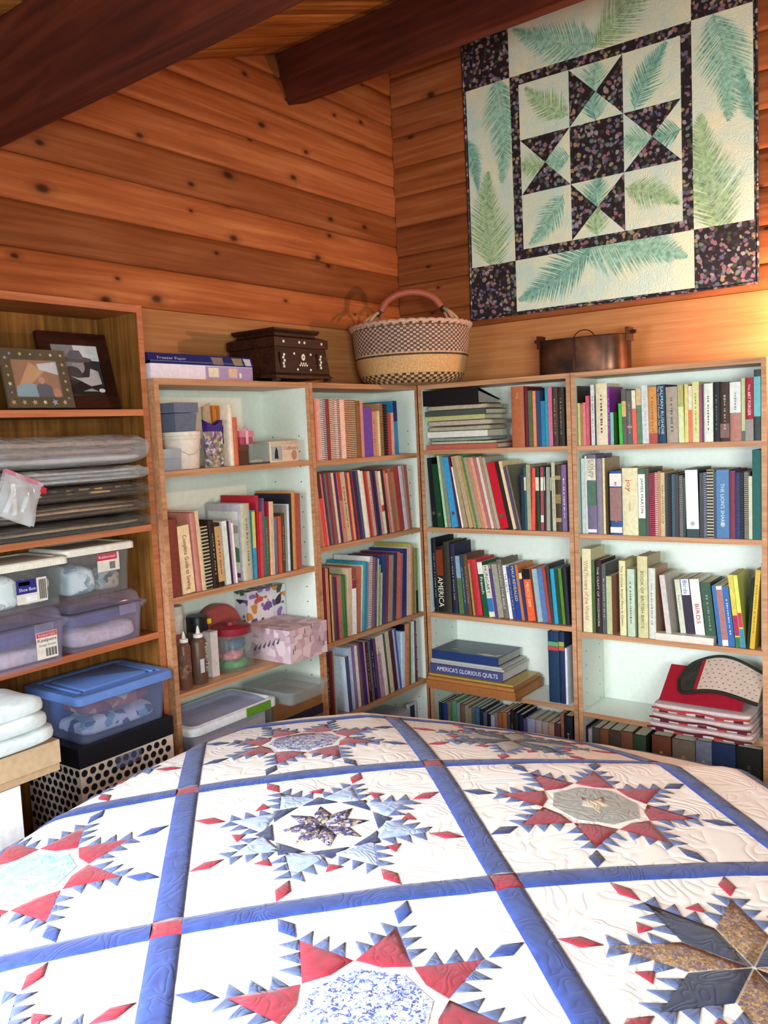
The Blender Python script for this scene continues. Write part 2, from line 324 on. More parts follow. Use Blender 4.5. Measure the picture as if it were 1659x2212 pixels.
# dark oak-veneer bookcase on the left
OAK = wood('teak_veneer', '6d3616', '96522a', 'b5703f', (1.0, 30, 30), .45, vary=.04, bump=.05)
OAKB = wood('teak_back', '5a3616', '845526', 'a06c36', (26, 26, 1.0), .5, vary=.0, bump=.05)
OAKE = wood('teak_edge', 'a55a36', 'bd6f49', 'cd8660', (1.0, 40, 40), .45, vary=.03, bump=.03)
AX0, AX1, AY, AH = -2.52, -1.612, .032, 2.265
ZA = [1.893, 1.497, 1.118, .50]
ta = thing('oak_bookcase', 'tall brown wood-veneer bookcase at the left edge holding photos and plastic boxes', 'bookcase', (AX0, AY, 0))
AW = AX1-AX0; AD = WLY-AY-.014
for x in (0, AW-.022):
    mb = MB(); mb.box(x, .0, 0, x+.022, AD, AH-.024)
    o = mb.build('side_panel', OAKB, ta, smooth=False)
    mb = MB(); mb.box(x, -.002, 0, x+.022, 0, AH); mb.build('edge_strip', OAKE, o, smooth=False)
mb = MB(); mb.box(0, 0, AH-.024, AW, AD, AH); p = mb.build('top_panel', OAK, ta, smooth=False)
mb = MB(); mb.box(.022, -.002, AH-.024, AW-.022, 0, AH); mb.build('edge_strip', OAKE, p, smooth=False)
mb = MB(); mb.box(.022, AD-.012, .06, AW-.022, AD-.006, AH-.024); mb.build('back_panel', OAKB, ta, smooth=False)
for z in ZA+[.06]:
    mb = MB(); mb.box(.0225, .001, z, AW-.0225, AD-.0125, z+.022); p = mb.build('shelf', OAK, ta, smooth=False)
    mb = MB(); mb.box(.0225, -.002, z, AW-.0225, .001, z+.022); mb.build('edge_strip', OAKE, p, smooth=False)
# ================================================================ BOOKS
import colorsys
def cname(h):
    r, g, b = [int(c*2, 16)/255 for c in h] if len(h) == 3 else [int(h[i:i+2], 16)/255 for i in (0,2,4)]
    hh, s, v = colorsys.rgb_to_hsv(r, g, b); hh *= 360
    if v < .22: return 'black'
    if s < .16: return 'white' if v > .84 else 'pale grey' if v > .68 else 'grey' if v > .4 else 'charcoal'
    if hh < 14 or hh >= 340:
        return ('dark red' if v < .5 else 'red') if s > .55 else ('pink' if v > .7 else 'dusky red' if v > .45 else 'dark brown')
    if hh < 42:
        if v < .4: return 'dark brown'
        if s < .38: return 'cream' if v > .78 else 'taupe'
        return 'orange' if s > .55 and v > .7 else 'tan' if v > .62 else 'brown'
    if hh < 75: return ('yellow' if s > .5 else 'pale yellow') if v > .62 else 'olive'
    if hh < 165: return ('bright green' if s > .55 else 'pale green') if v > .6 else 'dark green'
    if hh < 200: return 'teal'
    if hh < 255: return ('navy' if v < .45 else 'blue') if s > .35 else 'grey-blue'
    if hh < 320: return 'purple' if s > .3 else 'lavender'
    return 'maroon' if v < .55 else 'pink'
PAPER = plain('d8cdb4', .8); WIRE = plain('9a968e', .35, .8); WIREK = plain('1c1a1a', .5)
def bookmat(h, gloss): return plain(h, .38 if gloss else .62, var=.07)
def make_book(name, w, h, d, col, kind, side_col=None):
    """root = cover mesh; local x thickness, y depth, z height; spine at y=0"""
    mb = MB(); t = min(.0028, w*.18); ov = .003
    cm = bookmat(col, kind in 'pbm'); mats = [cm]
    if side_col: mats.append(bookmat(side_col, True))
    si = 1 if side_col else 0
    if kind == 'h':
        n = 5; out = [(w*.5-w*.5*math.cos(math.pi*k/n), -.004*math.sin(math.pi*k/n)-.0005) for k in range(n+1)]
        poly = [(x, y, 0) for x, y in out]+[(w, .006, 0), (w-t, .006, 0), (t, .006, 0), (0, .006, 0)]
        mb.prism(poly, (0, 0, h)); mb.box(0, .006, 0, t, d, h, si); mb.box(w-t, .006, 0, w, d, h, si)
    elif kind == 'x':   # slip case / box file: a closed box
        mb.box(0, 0, 0, w, d, h)
    else:
        t = min(.0012, w*.2); mb.box(0, 0, 0, w, .0015, h); mb.box(0, .0015, 0, t, d, h, si); mb.box(w-t, .0015, 0, w, d, h, si)
        ov = .0006
    root = mb.build(name, mats, None, smooth=(kind == 'h'))
    if kind != 'x':
        pg = MB(); pg.box(t+.0002, .0018 if kind != 'h' else .0065, ov, w-t-.0002, d-ov*1.5, h-ov); pg.build('pages', PAPER, root, smooth=False)
    if kind in 'sc':
        sp = MB(); n = int(h/(.008 if kind == 's' else .0125)); r = max(.004, w*.5)
        for i in range(n):
            z = h*(i+.5)/n
            if kind == 's':
                sp.tube([(w/2+r*.92*math.cos(a), .002-r*.7*math.sin(a)-.001, z) for a in [math.pi*q/5 for q in range(6)]], .0011, 4)
            else: sp.box(.001, -.006, z-.0035, w-.001, -.0002, z+.0035)
        light = sum(rgb(col)[:3]) > .5
        sp.build('spiral_binding' if kind == 's' else 'comb_binding', (WIREK if (kind == 'c' or light) else WIRE), root)
    if kind == 'b':
        rg = MB(); rg.lathe([(.009, 0), (.009, .0012), (.006, .0012)], 14); o = rg.build('finger_ring', plain('77746e', .4, .9), root); o.location = (w/2, -.0002, h*.2); o.rotation_euler = (math.pi/2, 0, 0)
    return root
def spine_band(root, w, z0, z1, col, name='spine_band', inset=.0):
    mb = MB(); mb.box(inset, -.0056 if root.get('_h') else -.0008, z0, w-inset, .001, z1); mb.build(name, bookmat(col, True), root, smooth=False)
def spine_text(root, w, h, s, col, frac=(.1, .9), size=.6, yf=-.0012, off=.5):
    L = h*(frac[1]-frac[0]); zc = h*(frac[0]+frac[1])/2
    mb, nm = lettering(s, root, w*size, L, (w*off, yf, zc), (0, 0, -1), (1, 0, 0), (0, -1, 0)); mb.build(nm, plain(col, .5), root, smooth=False, fix=False)
def spine_marks(root, w, h, col, rnd, yf=-.0012, frac=(.2, .8)):
    mb = MB(); z = h*frac[0]
    while z < h*frac[1]:
        l = rnd.uniform(.004, .012); hw = w*rnd.uniform(.05, .11)
        mb.box(w/2-hw, yf-.0003, z, w/2+hw, yf, z+l*.8); z += l+rnd.choice((.002, .002, .008))
    mb.build('spine_title', plain(col, .5), root, smooth=False)
def xspan(P, z):
    xs = []
    for k in range(len(P)):
        (x0, z0), (x1, z1) = P[k], P[(k+1) % len(P)]
        if (z0-z)*(z1-z) <= 0 and abs(z1-z0) > 1e-9: xs.append(x0+(x1-x0)*(z-z0)/(z1-z0))
    return (min(xs), max(xs)) if xs else None
KW = {'h': 'hardback book', 'p': 'paperback', 'm': 'booklet', 's': 'spiral-bound book', 'c': 'comb-bound book', 'b': 'ring binder', 'x': 'box file'}
KN = {'h': 'hardback_book', 'p': 'paperback_book', 'm': 'booklet', 's': 'spiral_bound_book', 'c': 'comb_bound_book', 'b': 'ring_binder', 'x': 'box_file'}
def row(case, si, where, o, s, items, sb=.014, depth=.19, group=None, top=False, zb=None):
    """items: (xl, xr, ytop, colour, kind, lean, extras) in the pixel frame (ox + x/s, oy + y/s); xl/xr at the foot of the spine"""
    side, Z = BC[case]; zb = (Z[si]+TH if zb is None else zb)+.0006; ox, oy = o; rnd = random.Random(where)
    U0 = {'B': -1.606, 'C': -.803, 'D': .003, 'E': .806}[case]; prev = [(-9, 0), (U0+.0215, 0), (U0+.0215, 9), (-9, 9)]; ulim = U0+.778
    for i, it in enumerate(items):
        xl, xr, yt, col, kind, lean = it[:6]; ex = it[6] if len(it) > 6 else {}
        sbi = ex.get('sb', sb)+rnd.uniform(-.003, .004)
        zx = ex.get('zx', zb) if not top else z_at(side, .4, oy+yt/s, sbi)
        ul = u_at(side, ox+xl/s, zb if not top else .41, sbi); ur = u_at(side, ox+xr/s, zb if not top else .41, sbi)
        if where.startswith('right half') and i == 0: prev = [(-9, 0), (ul-.002, 0), (ul-.002, 9), (-9, 9)]
        ul = max(ul, U0+.0215); ur = min(ur, ulim-(.006 if kind == 's' else 0))
        pitch = ur-ul-.0006
        zt = z_at(side, (ul+ur)/2+math.tan(math.radians(lean))*.2, oy+yt/s, sbi)
        a = math.radians(lean); w = max(.0025, pitch*math.cos(a)); h = max(.08, (zt-zb)/math.cos(a))
        hmax = ex.get('hmax'); 
        if hmax: h = min(h, hmax)
        def poly(u0, w):
            c, q = math.cos(a), math.sin(a); px = u0+w/c if lean > 0 else u0
            return [(px+x*c+z*q, -x*q+z*c) for x, z in ([(-w, 0), (0, 0), (0, h), (-w, h)] if lean > 0 else [(0, 0), (w, 0), (w, h), (0, h)])], px
        for _k in range(3):
            P, lx = poly(ul, w); sh = 0
            for j in range(26):
                zz = .001+(min(h, max(p[1] for p in prev))-.003)*j/25
                r0, l1 = xspan(prev, zz), xspan(P, zz)
                if r0 and l1: sh = max(sh, r0[1]+.0007-l1[0])
            if sh <= 0: break
            ul += sh; w = max(.0028, (ur-.0006-ul)*math.cos(a))
        P, lx = poly(ul, w); over = max(p[0] for p in P)-ulim-.0005
        if over > 0 and w-over > .004: w -= over; P, lx = poly(ul, w)
        prev = P
        d = ex.get('d', min(.235-sbi, max(.13, h*.72)+rnd.uniform(-.01, .01))) if depth is None else ex.get('d', min(depth+rnd.uniform(-.012, .012), .236-sbi))
        b = make_book(KN[kind], w, h, d, col, kind, ex.get('side'))
        yf = -.0052 if kind == 'h' else -.0006
        if 'bands' in ex:
            for q0, q1, c2 in ex['bands']:
                mb = MB(); mb.box(.0006, yf, h*q0, w-.0006, .001, h*q1); mb.build('spine_band', bookmat(c2, True), b, smooth=False)
        if 'text' in ex:
            for tx in ex['text']: spine_text(b, w, h, tx[0], tx[1], tx[2], tx[3] if len(tx) > 3 else .6, yf-.0004, tx[4] if len(tx) > 4 else .5)
        elif 'marks' in ex or (w > .016 and kind in 'hp' and 'nomarks' not in ex and rnd.random() < .3):
            spine_marks(b, w, h, ex.get('marks', 'a89c84' if sum(rgb(col)[:3]) < .9 else '6a6054'), rnd, yf)
        M = Matrix.Rotation(RZ[side], 4, 'Z'); M.translation = pt(side, lx, sbi, zb)
        M = M @ Matrix.Rotation(a, 4, 'Y') @ Matrix.Translation((-w if lean > 0 else 0, 0, 0))
        b.matrix_world = M
        if 'art' in ex:
            for k, (poly_, c2) in enumerate(ex['art']):
                mb = MB(); mb.prism([(-.0004-.0002*k, d*y, h*zq) for y, zq in poly_], (.0003, 0, 0)); mb.build('cover_print', plain(c2, .5), b, smooth=False)
        sz = ('thick ' if w > .034 else 'slim ' if w < .011 else '')
        note = ex.get('note')
        lab = note if note else f"{sz}{cname(col)} {KW[kind]}"
        b['label'] = f"{lab} on {where}" if note else f"{lab}, {ORD(i+1)} from left on {where}"; b['category'] = 'binder' if kind == 'b' else 'book'; b['group'] = group or 'books on '+where
WB, WC, WD, WE = 'bottle bookcase', 'bookcase under the basket', 'corner-right bookcase', 'far-right bookcase'
_ = lambda **k: k
S6 = 1659/240; S4 = 1659/340; S7 = 1659/220; S75 = 1659/219
row('B', 1, 'second shelf of '+WB, (350, 1040), S4, [
 (90,215,400,'7d3a2e','h',-1), (217,355,470,'ecd0a8','p',-3,_(text=[('Complete Guide to Sewing','6b2420',(.06,.86),.42)], note='cream paperback lettered Complete Guide to Sewing')),
 (372,425,330,'c07a70','h',-3), (427,466,310,'dcc09a','p',-3), (468,542,478,'d8c8a4','c',-3,_(side='1a1426')), (548,598,410,'2c1a12','h',-2), (600,662,440,'2e1c14','h',-2,_(bands=[(.08,.95,'c99a66')],marks='6b4a2a',note='black hardback book with tan spine label')),
 (682,735,420,'dfe9e4','p',-2), (737,757,420,'322440','m',-2), (758,780,405,'c4a0bc','m',-2), (781,802,438,'ece6d6','m',-2), 
 (872,962,232,'b9b49e','h',0,_(side='b8b0bc',marks='6a7a52',art=[([(.1,.04),(.95,.04),(.95,.9),(.1,.9)],'d4d6d0'),([(.1,.04),(.95,.04),(.95,.1),(.1,.1)],'5a3a72'),([(.1,.24),(.95,.24),(.95,.44),(.5,.5),(.1,.42)],'4f7a62'),([(.3,.44),(.6,.44),(.6,.52),(.45,.6),(.3,.52)],'4a3a30'),([(.1,.62),(.95,.62),(.95,.74),(.1,.72)],'9a9c98')],note='tall floral-spined hardback book with pale picture cover')), (976,1010,305,'3a96c0','p',1,_(bands=[(.45,.98,'d2c858')],note='blue paperback with yellow strip')), (1014,1040,150,'b2202c','h',2,_(note='tall bright red hardback book')), (1042,1076,318,'cc4a44','p',2), (1077,1100,178,'6a5a86','p',2), (1101,1137,370,'3a6a40','p',2),
 (1140,1186,213,'ae2230','h',2,_(bands=[(.0,1.0,'d8b898')],note='red hardback book with cream spine')), (1188,1226,378,'66788e','p',2), (1228,1236,400,'a03028','m',2), (1238,1272,368,'d0563a','p',2), (1274,1308,335,'4c4636','p',2), (1309,1334,250,'948a84','m',2), (1335,1358,240,'c8dce4','m',2), (1359,1383,130,'22222e','p',2), (1384,1422,104,'c88646','h',2), (1424,1476,130,'a05248','p',2)], sb=.016, depth=.2)
row('C', 0, 'top shelf of '+WC, (670, 840), S6, [
 (76,100,158,'b0503e','m',0), (100,130,150,'d08a78','p',0), (130,180,148,'e2a090','p',0), (181,225,160,'d8d0cc','s',0), (226,266,150,'c0aab0','s',0), (267,320,150,'9c3430','s',0), (321,360,165,'e4c2a6','s',0), (361,400,150,'e6b8a8','s',0), (401,435,160,'f2ddd0','s',0), (436,475,150,'d49a94','s',0), (476,545,165,'ecc6b4','p',0,_(nomarks=1)), (546,600,165,'e29a74','s',0), (601,650,160,'caa080','s',0), (651,709,165,'caa482','s',0), (710,775,175,'9a6232','s',0), (776,820,185,'d48c86','p',0),
 (821,950,275,'6c46a0','x',0,_(d=.10,nomarks=1,note='wide purple magazine file')), (951,999,340,'d28870','p',0), (1000,1030,345,'baa07c','p',0), (1031,1060,330,'e6cea4','m',0), (1061,1110,215,'b0845e','s',0), (1111,1164,230,'4a2a26','c',0), (1165,1224,370,'a4444a','p',0), (1225,1268,355,'d29c8c','m',0), (1270,1330,180,'2f7eb2','p',-1,_(bands=[(.62,1,'1a2a5e')],nomarks=1,note='blue and navy paperback'))], sb=.012, depth=.2)
row('C', 1, 'second shelf of '+WC, (670, 990), S6, [
 (152,180,235,'e08a78','m',-6), (181,200,240,'30221e','m',-6), (201,265,235,'d04a3a','p',-6,_(bands=[(.66,1,'4a2c24')],note='red and brown paperback')), (266,290,235,'e07a74','m',-6), (291,325,230,'5e2a4e','p',-6), (326,350,228,'4a7a6c','m',-6), (351,380,225,'a02838','m',-6), (381,430,222,'7a5658','p',-6), (431,465,220,'eccaa6','m',-6), (466,505,215,'403064','p',-6), (506,560,212,'cc7a66','p',-6,_(bands=[(.6,1,'c03a30')])), (561,625,210,'c4b494','p',-6), (626,660,210,'a03444','p',-6), (661,695,214,'e2965a','m',-6), (696,720,205,'3a3454','m',-6), (721,750,195,'a02a38','m',-7), (751,790,195,'242850','p',-7), (791,830,190,'4a4a68','p',-7), (831,865,180,'ece8da','m',-7), (866,900,190,'dcd6c4','m',-7), (901,935,200,'a03034','m',-7), (936,960,200,'c45850','m',-7), (961,1000,195,'c8aa94','p',-7), (1001,1030,195,'5e2a56','m',-7), (1031,1055,175,'222244','m',-7), (1056,1080,175,'343454','m',-7), (1081,1115,190,'c69888','m',-7), (1116,1155,195,'ecead0','p',-7,_(bands=[(.36,.46,'c04048')])), (1156,1195,165,'342222','p',-7), (1196,1225,180,'d06464','m',-7), (1226,1255,225,'c8b6a0','m',-7), (1256,1300,150,'a45a48','p',-7), (1301,1345,210,'ba7a52','p',-7), (1346,1420,130,'a23a3a','p',-7,_(side='b06a4a',note='patterned red paperback')), (1421,1465,115,'c8c8d8','p',-7), (1466,1494,105,'b88a82','m',-6), (1495,1526,100,'a45c56','m',-5)], sb=.012, depth=.21)
row('C', 2, 'third shelf of '+WC, (680, 1160), S6, [
 (170,205,470,'701828','h',0), (206,228,465,'c89088','m',0), (229,250,470,'de8638','m',0), (251,270,460,'241c1c','m',0), (271,297,565,'caa880','m',0), (298,332,600,'64404a','p',0), (333,370,600,'40304c','p',0), (371,415,590,'d05a56','p',0), (416,440,570,'668a60','m',0), (441,490,570,'3a6a38','h',0), (492,565,470,'cab094','p',3), (567,630,640,'eeeef4','p',3,_(bands=[(.84,.999,'8a2c48')],nomarks=1,note='white paperback with maroon top')), (632,688,450,'b46a58','p',5), (689,704,430,'dccc9c','m',6), (705,770,380,'348aa4','h',6), (771,800,400,'a88aa8','m',6), (801,850,300,'e4dcd8','s',6), (851,888,310,'a45868','p',6), (889,925,310,'34587a','p',6), (926,945,330,'c8b8b4','m',6), (946,974,420,'8aa05a','m',6), (975,1000,540,'d8c4a4','m',6), (1001,1060,290,'24467a','p',6), (1061,1095,270,'a42428','p',6), (1096,1160,280,'a08a7a','p',6), (1161,1215,240,'34345e','p',6), (1216,1258,230,'d27858','p',6), (1259,1300,250,'b4686c','m',6), (1301,1370,185,'26367a','b',5), (1371,1418,160,'d8baa6','p',4), (1420,1460,104,'d69c90','p',4,_(side='a6a04e',note='tall paperback with olive-yellow cover and pink spine')), (1461,1490,170,'b27848','m',3), (1491,1550,175,'72905c','p',2,_(bands=[(0,.35,'2a2420')]))], sb=.012, depth=.21)
row('C', 3, 'fourth shelf of '+WC, (680, 1340), S6, [
 (215,258,500,'26222c','p',0), (259,300,470,'621824','p',0), (301,322,465,'8a5636','m',0), (323,345,440,'9aaabc','m',0),
 (520,570,540,'4a4a76','p',-3,_(hmax=.27,side='d4e0ec')), (571,614,410,'bccce8','p',-3), (615,658,400,'86688e','p',-3), (659,700,380,'dcdcf0','p',-3), (701,745,360,'8a5634','p',-4), (746,800,340,'322266','h',-4), (801,825,330,'c89ca4','m',-4), (826,865,320,'441a22','p',-4), (866,905,310,'665864','p',-5), (906,950,280,'22224a','p',-5), (951,990,270,'663264','p',-5), (991,1060,240,'ac94a0','p',-6,_(bands=[(.72,1,'dccfb8')])), (1061,1110,215,'eacfd4','p',-6), (1111,1140,195,'4a5636','m',-6), (1141,1195,170,'c8b8a0','p',-6), (1196,1250,150,'462434','p',-6), (1251,1275,140,'c8b8d4','m',-6), (1276,1305,125,'485aa0','m',-6),
 (1308,1345,175,'c8daf0','p',4), (1346,1365,70,'c88a90','m',4,_(side='121432')), (1366,1410,60,'d88a48','p',4), (1411,1445,40,'58665a','p',3), (1446,1470,30,'b8dcc8','m',3), (1471,1500,20,'ecece8','m',2), (1501,1540,12,'66365c','p',1)], sb=.012, depth=.21)
row('D', 0, 'top shelf of '+WD, (900, 820), S4, [
 (1012,1145,72,'b0613c','h',0,_(text=[('THE','d8a070',(.80,.9),.2,.5),],marks='d8a070',note='very thick rust-brown hardback book')), (1147,1184,80,'621826','h',0), (1186,1234,115,'5a6248','p',0), (1236,1269,120,'e68a58','p',0), (1271,1314,115,'34466a','p',0), (1316,1364,225,'2a7aa6','p',0), (1366,1394,75,'2a9aa4','p',0), (1396,1440,75,'cc6a8a','p',0), (1441,1499,85,'46342c','h',0,_(marks='a08a5a')), (1500,1566,80,'322624','h',0,_(marks='8a7a56'))], sb=.02, depth=.2)
lib = _(bands=[(.63,.84,'d4ceb8')], nomarks=1)
row('D', 1, 'second shelf of '+WD, (900, 970), S4, [
 (110,220,95,'16161a','b',-3.2), (221,285,160,'143f22','b',-4.2), (286,325,70,'a8d0a0','p',-5.5), (326,369,80,'8a867a','p',-6.5), (370,440,90,'3a96c6','b',-7.5), (441,470,80,'621e34','m',-8.5), (471,495,190,'eef0ea','m',-9.5), (496,545,80,'a8926c','p',-10.5), (546,600,75,'b8a280','p',-11.5), (601,630,75,'b8925a','m',-12), (631,652,75,'3a8e50','m',-12), (653,690,90,'a8927e','p',-12), (691,720,90,'c88662','m',-12), (721,755,90,'d29c84','p',-12), (756,790,95,'b8686a','p',-12), (791,820,90,'dccbc0','m',-12), (821,850,80,'a8866a','m',-12), (851,884,90,'aaa690','m',-12), (886,975,150,'c01626','b',-12,_(note='leaning bright red ring binder')), (976,1020,145,'20201e','p',-12), (1021,1055,130,'e6c896','p',-12), (1056,1080,190,'54446a','m',-12), (1081,1105,175,'7a6a56','p',-12,_(side='6a6656',note='slim taupe-covered notebook'))] , sb=.02, depth=.19)
row('D', 1, 'right half of second shelf, '+WD, (900, 970), S4, [
 (1112,1145,275,'203048','p',0), (1146,1170,190,'245a54','p',0,lib), (1171,1214,165,'a89c80','p',0), (1216,1249,200,'ea5646','p',2), (1251,1309,190,'20402e','h',0,lib), (1311,1344,190,'a44654','p',1,_(bands=[(.63,.84,'dcd8c8'),(.13,.24,'dcd8c8')])), (1346,1370,185,'1e3e30','p',0,lib), (1371,1410,190,'98968a','p',1), (1411,1435,190,'30264a','p',0,lib), (1436,1474,140,'b8b696','p',0), (1476,1538,168,'46342a','h',0,_(bands=[(.14,.2,'a08a60'),(.42,.56,'8a7248'),(.78,.84,'a08a60')],nomarks=1,note='dark brown hardback book with tan diamond ornaments')), (1540,1590,165,'765e86','p',0,_(marks='e0d8e8'))], sb=.02, depth=.19)
row('D', 2, 'third shelf of '+WD, (910, 1150), S4, [
 (86,130,65,'14305a','h',-1,_(bands=[(.03,.06,'d8d8e0')],nomarks=1)), (131,190,60,'12121e','h',-1), (191,264,150,'16140f','h',-1,_(text=[('AMERICA','efe6cc',(.08,.54),.72)],bands=[(.56,.95,'7a3218')],note='black hardback book lettered AMERICA')), (265,330,100,'343026','h',-1), (331,395,120,'222240','h',-2), (397,455,250,'5a7246','p',-3,_(bands=[(.62,1,'8aa4b8')],note='olive and pale blue paperback')), (456,495,240,'304458','p',-4,_(marks='9ab0c0')), (496,539,235,'64422e','h',-4), (540,570,290,'b48a52','p',-5,_(bands=[(.93,1,'c03a20')])), (571,650,290,'c22c36','h',-6,_(nomarks=1)),
 (664,720,318,'145a3a','p',-7,_(bands=[(.78,1,'e8e8dc')],text=[('French','e8e8dc',(.40,.74),.5)],note='dark green paperback with white top label')), (721,780,350,'dcd8c4','p',-7,_(bands=[(.1,.36,'3a72b8')],text=[('HUNGARY','3a3a3a',(.45,.98),.55)],note='cream paperback with blue patch, lettered HUNGARY')), (781,815,390,'54407a','p',-7), (816,875,340,'9c9a86','p',-7), (876,930,290,'70665a','h',-7,_(text=[('WALKING THE BIBLE','d0cabc',(.12,.95),.4)],note='brown hardback lettered WALKING THE BIBLE')), (931,970,350,'ececec','p',-7,_(text=[('THE CELTS','3a3a3a',(.4,.95),.5)])), (971,1009,370,'44467a','p',-7,_(marks='b8b8d8')), (1010,1064,350,'22469a','p',-7,_(text=[('MAUI REVEALED','e0d050',(.34,.98),.55)],note='blue paperback lettered MAUI REVEALED')), (1065,1095,345,'c4743e','p',-7), (1096,1129,420,'34346c','p',-7,_(bands=[(.86,.98,'e8d8a0')])), (1130,1209,390,'e4622e','p',-6,_(bands=[(.80,1,'181414')],text=[('MEXICO 2004','f0d0b0',(.28,.74),.42)],note='orange paperback lettered MEXICO 2004 with black top')), (1210,1230,430,'643226','m',-6), (1231,1285,390,'98acb4','p',-6), (1286,1340,385,'5476a8','p',-6), (1341,1375,370,'a4423e','p',-6), (1376,1405,340,'443c34','p',-5), (1406,1450,385,'2696ba','h',-4), (1451,1490,390,'224228','p',-4), (1491,1525,385,'588026','p',-4), (1526,1572,368,'20202c','h',-3)], sb=.03, depth=.17)
row('E', 0, 'top shelf of '+WE, (1235, 790), S7, [
 (76,110,330,'30201a','p',0,_(bands=[(.7,.98,'4a2a20')])), (111,150,610,'cab866','m',0), (151,188,630,'a4785e','p',0), (190,240,600,'d4787a','p',0), (241,300,490,'c4545c','p',0), (324,385,310,'cccaca','p',0), (386,409,490,'30244a','m',0), (410,595,290,'dcccaa','h',0,_(marks='5a5246',note='very thick cream hardback book')), (596,634,340,'86228c','p',0,_(marks='b0b8e8')), (635,690,760,'72b4a0','p',0,_(side='4a7a36',nomarks=1)), (781,834,615,'34b434','p',-1,_(nomarks=1)), (835,909,380,'56524a','p',-1,_(bands=[(.5,.78,'d0a868')],nomarks=1)), (910,1000,400,'56544e','p',-1,_(bands=[(.3,.34,'c87a88')])), (1001,1069,400,'e25a40','p',-1,_(bands=[(.66,1,'d8d4bc')],nomarks=1,note='orange paperback with cream top')), (1070,1159,370,'52765a','p',-1,_(bands=[(.7,1,'c8ae80')],nomarks=1,note='green paperback with tan top')), (1160,1265,320,'cacaca','p',-1,_(marks='a8a8a8')), (1266,1410,345,'cc8a48','h',-1,_(bands=[(.0,.18,'a83a2a')],marks='9a5a2a',note='thick orange hardback book with red foot')), (1411,1545,310,'243e56','h',-1,_(text=[('SALMAN RUSHDIE','c4ccd0',(.14,.98),.34,.66),('The Ground Beneath Her Feet','b4bcc0',(.16,.98),.26,.26)],note='thick dark blue hardback lettered SALMAN RUSHDIE')),
 (1556,1745,345,'a49484','h',-1,_(marks='5a5450')), (1746,1843,310,'aaa25e','p',-1,_(bands=[(0,.62,'ccd296')],nomarks=1)), (1845,1908,305,'d0c268','p',0), (1909,1973,330,'e2643e','p',0,_(bands=[(.58,1,'d8ccb8')],nomarks=1)), (1974,2082,260,'ccc884','p',0,_(marks='8a9248')), (2084,2131,320,'963244','p',0), (2133,2160,320,'34346e','m',0), (2162,2310,290,'dcdcce','h',0,_(marks='6a6a62')), (2312,2424,265,'222224','h',0,_(marks='5a5a5a')), (2426,2583,265,'42302a','h',0,_(bands=[(.06,.3,'6a3a2c')])), (2584,2768,265,'b0766a','h',0,_(bands=[(.48,1,'d2d0c8')],marks='8a8a88',note='thick hardback book, white above and dusty pink below')), (2770,2832,205,'a8b47a','p',0,_(bands=[(0,.16,'3a4436')])), (2834,2972,195,'9c2432','h',0,_(bands=[(.0,.34,'84786e')],text=[('The','d8c8c8',(.80,.9),.25),('ART FORGER','e8d8d8',(.4,.78),.36)],note='red hardback book lettered The ART FORGER')), (2974,3128,60,'3a4644','h',0,_(bands=[(.34,.9,'52a4a8')],nomarks=1,note='tall dark hardback book with teal band'))], sb=.012, depth=.16)
row('E', 1, 'second shelf of '+WE, (1240, 965), S7, [
 (140,200,190,'b4c0b8','p',0), (201,234,150,'ccccca','m',0), (235,384,130,'70647e','h',0,_(bands=[(.68,.95,'d8d2b8'),(.36,.66,'4a6a54'),(.02,.06,'e0dcd4')],text=[('COLIN','4a4a40',(.72,.94),.3,.64),('SCOTT','4a4a40',(.72,.94),.3,.3)],note='thick hardback with picture spine and cream label')), (386,479,190,'867a88','h',0), (480,524,185,'dcc894','p',0,_(side='a08260')), (602,798,395,'30508a','h',0,_(bands=[(.76,.96,'e4d8d0'),(.22,.74,'8a6a66'),(.03,.12,'e8dcd4')],marks='b0565a',note='thick blue hardback book with red and white spine')), (800,1054,345,'dcd0a8','h',0,_(text=[('joy','c8402e',(.58,.9),.36,.42),('OF COOKING','8a7a5a',(.36,.5),.14,.5)],note='thick cream cookbook lettered joy in red')), (1056,1175,360,'36583e','p',0,_(bands=[(.26,.92,'e2e2da')],text=[('JAMES MARTIN','303438',(.3,.9),.45)],note='green paperback with white label lettered JAMES MARTIN')), (1176,1234,350,'44403a','p',0), (1236,1329,430,'a83a50','s',0), (1330,1379,420,'ccaca4','s',0), (1381,1419,400,'c87440','p',0), (1420,1490,420,'b8a880','p',0), (1491,1539,450,'30241f','p',0), (1540,1599,440,'222224','c',0),
 (1601,1655,450,'224858','p',0), (1657,1713,455,'321a24','p',0), (1715,1782,470,'72766a','s',0), (1784,1826,500,'203030','p',0), (1828,2046,358,'143030','b',-1,_(bands=[(.12,.98,'e6f0ea')],nomarks=1,note='dark green ring binder with white spine label')), (2048,2114,430,'1e1e20','p',0), (2116,2165,420,'787a92','s',0), (2166,2280,375,'c8b894','c',0,_(note='tan comb-bound book')), (2281,2325,410,'14264e','p',0), (2326,2534,375,'326a98','b',0,_(text=[("THE LION'S SHARE",'c8d8e4',(.2,.8),.3)],note="blue ring binder lettered THE LION'S SHARE")), (2536,2639,390,'76344a','h',0), (2641,2719,420,'24386a','s',0), (2721,2774,420,'201c1c','c',0), (2776,2849,410,'8a867a','s',0), (2850,2908,480,'bcb898','p',0), (2910,3128,50,'205854','x',0,_(nomarks=1,note='tall dark teal slipcase'))], sb=.012, depth=.18)
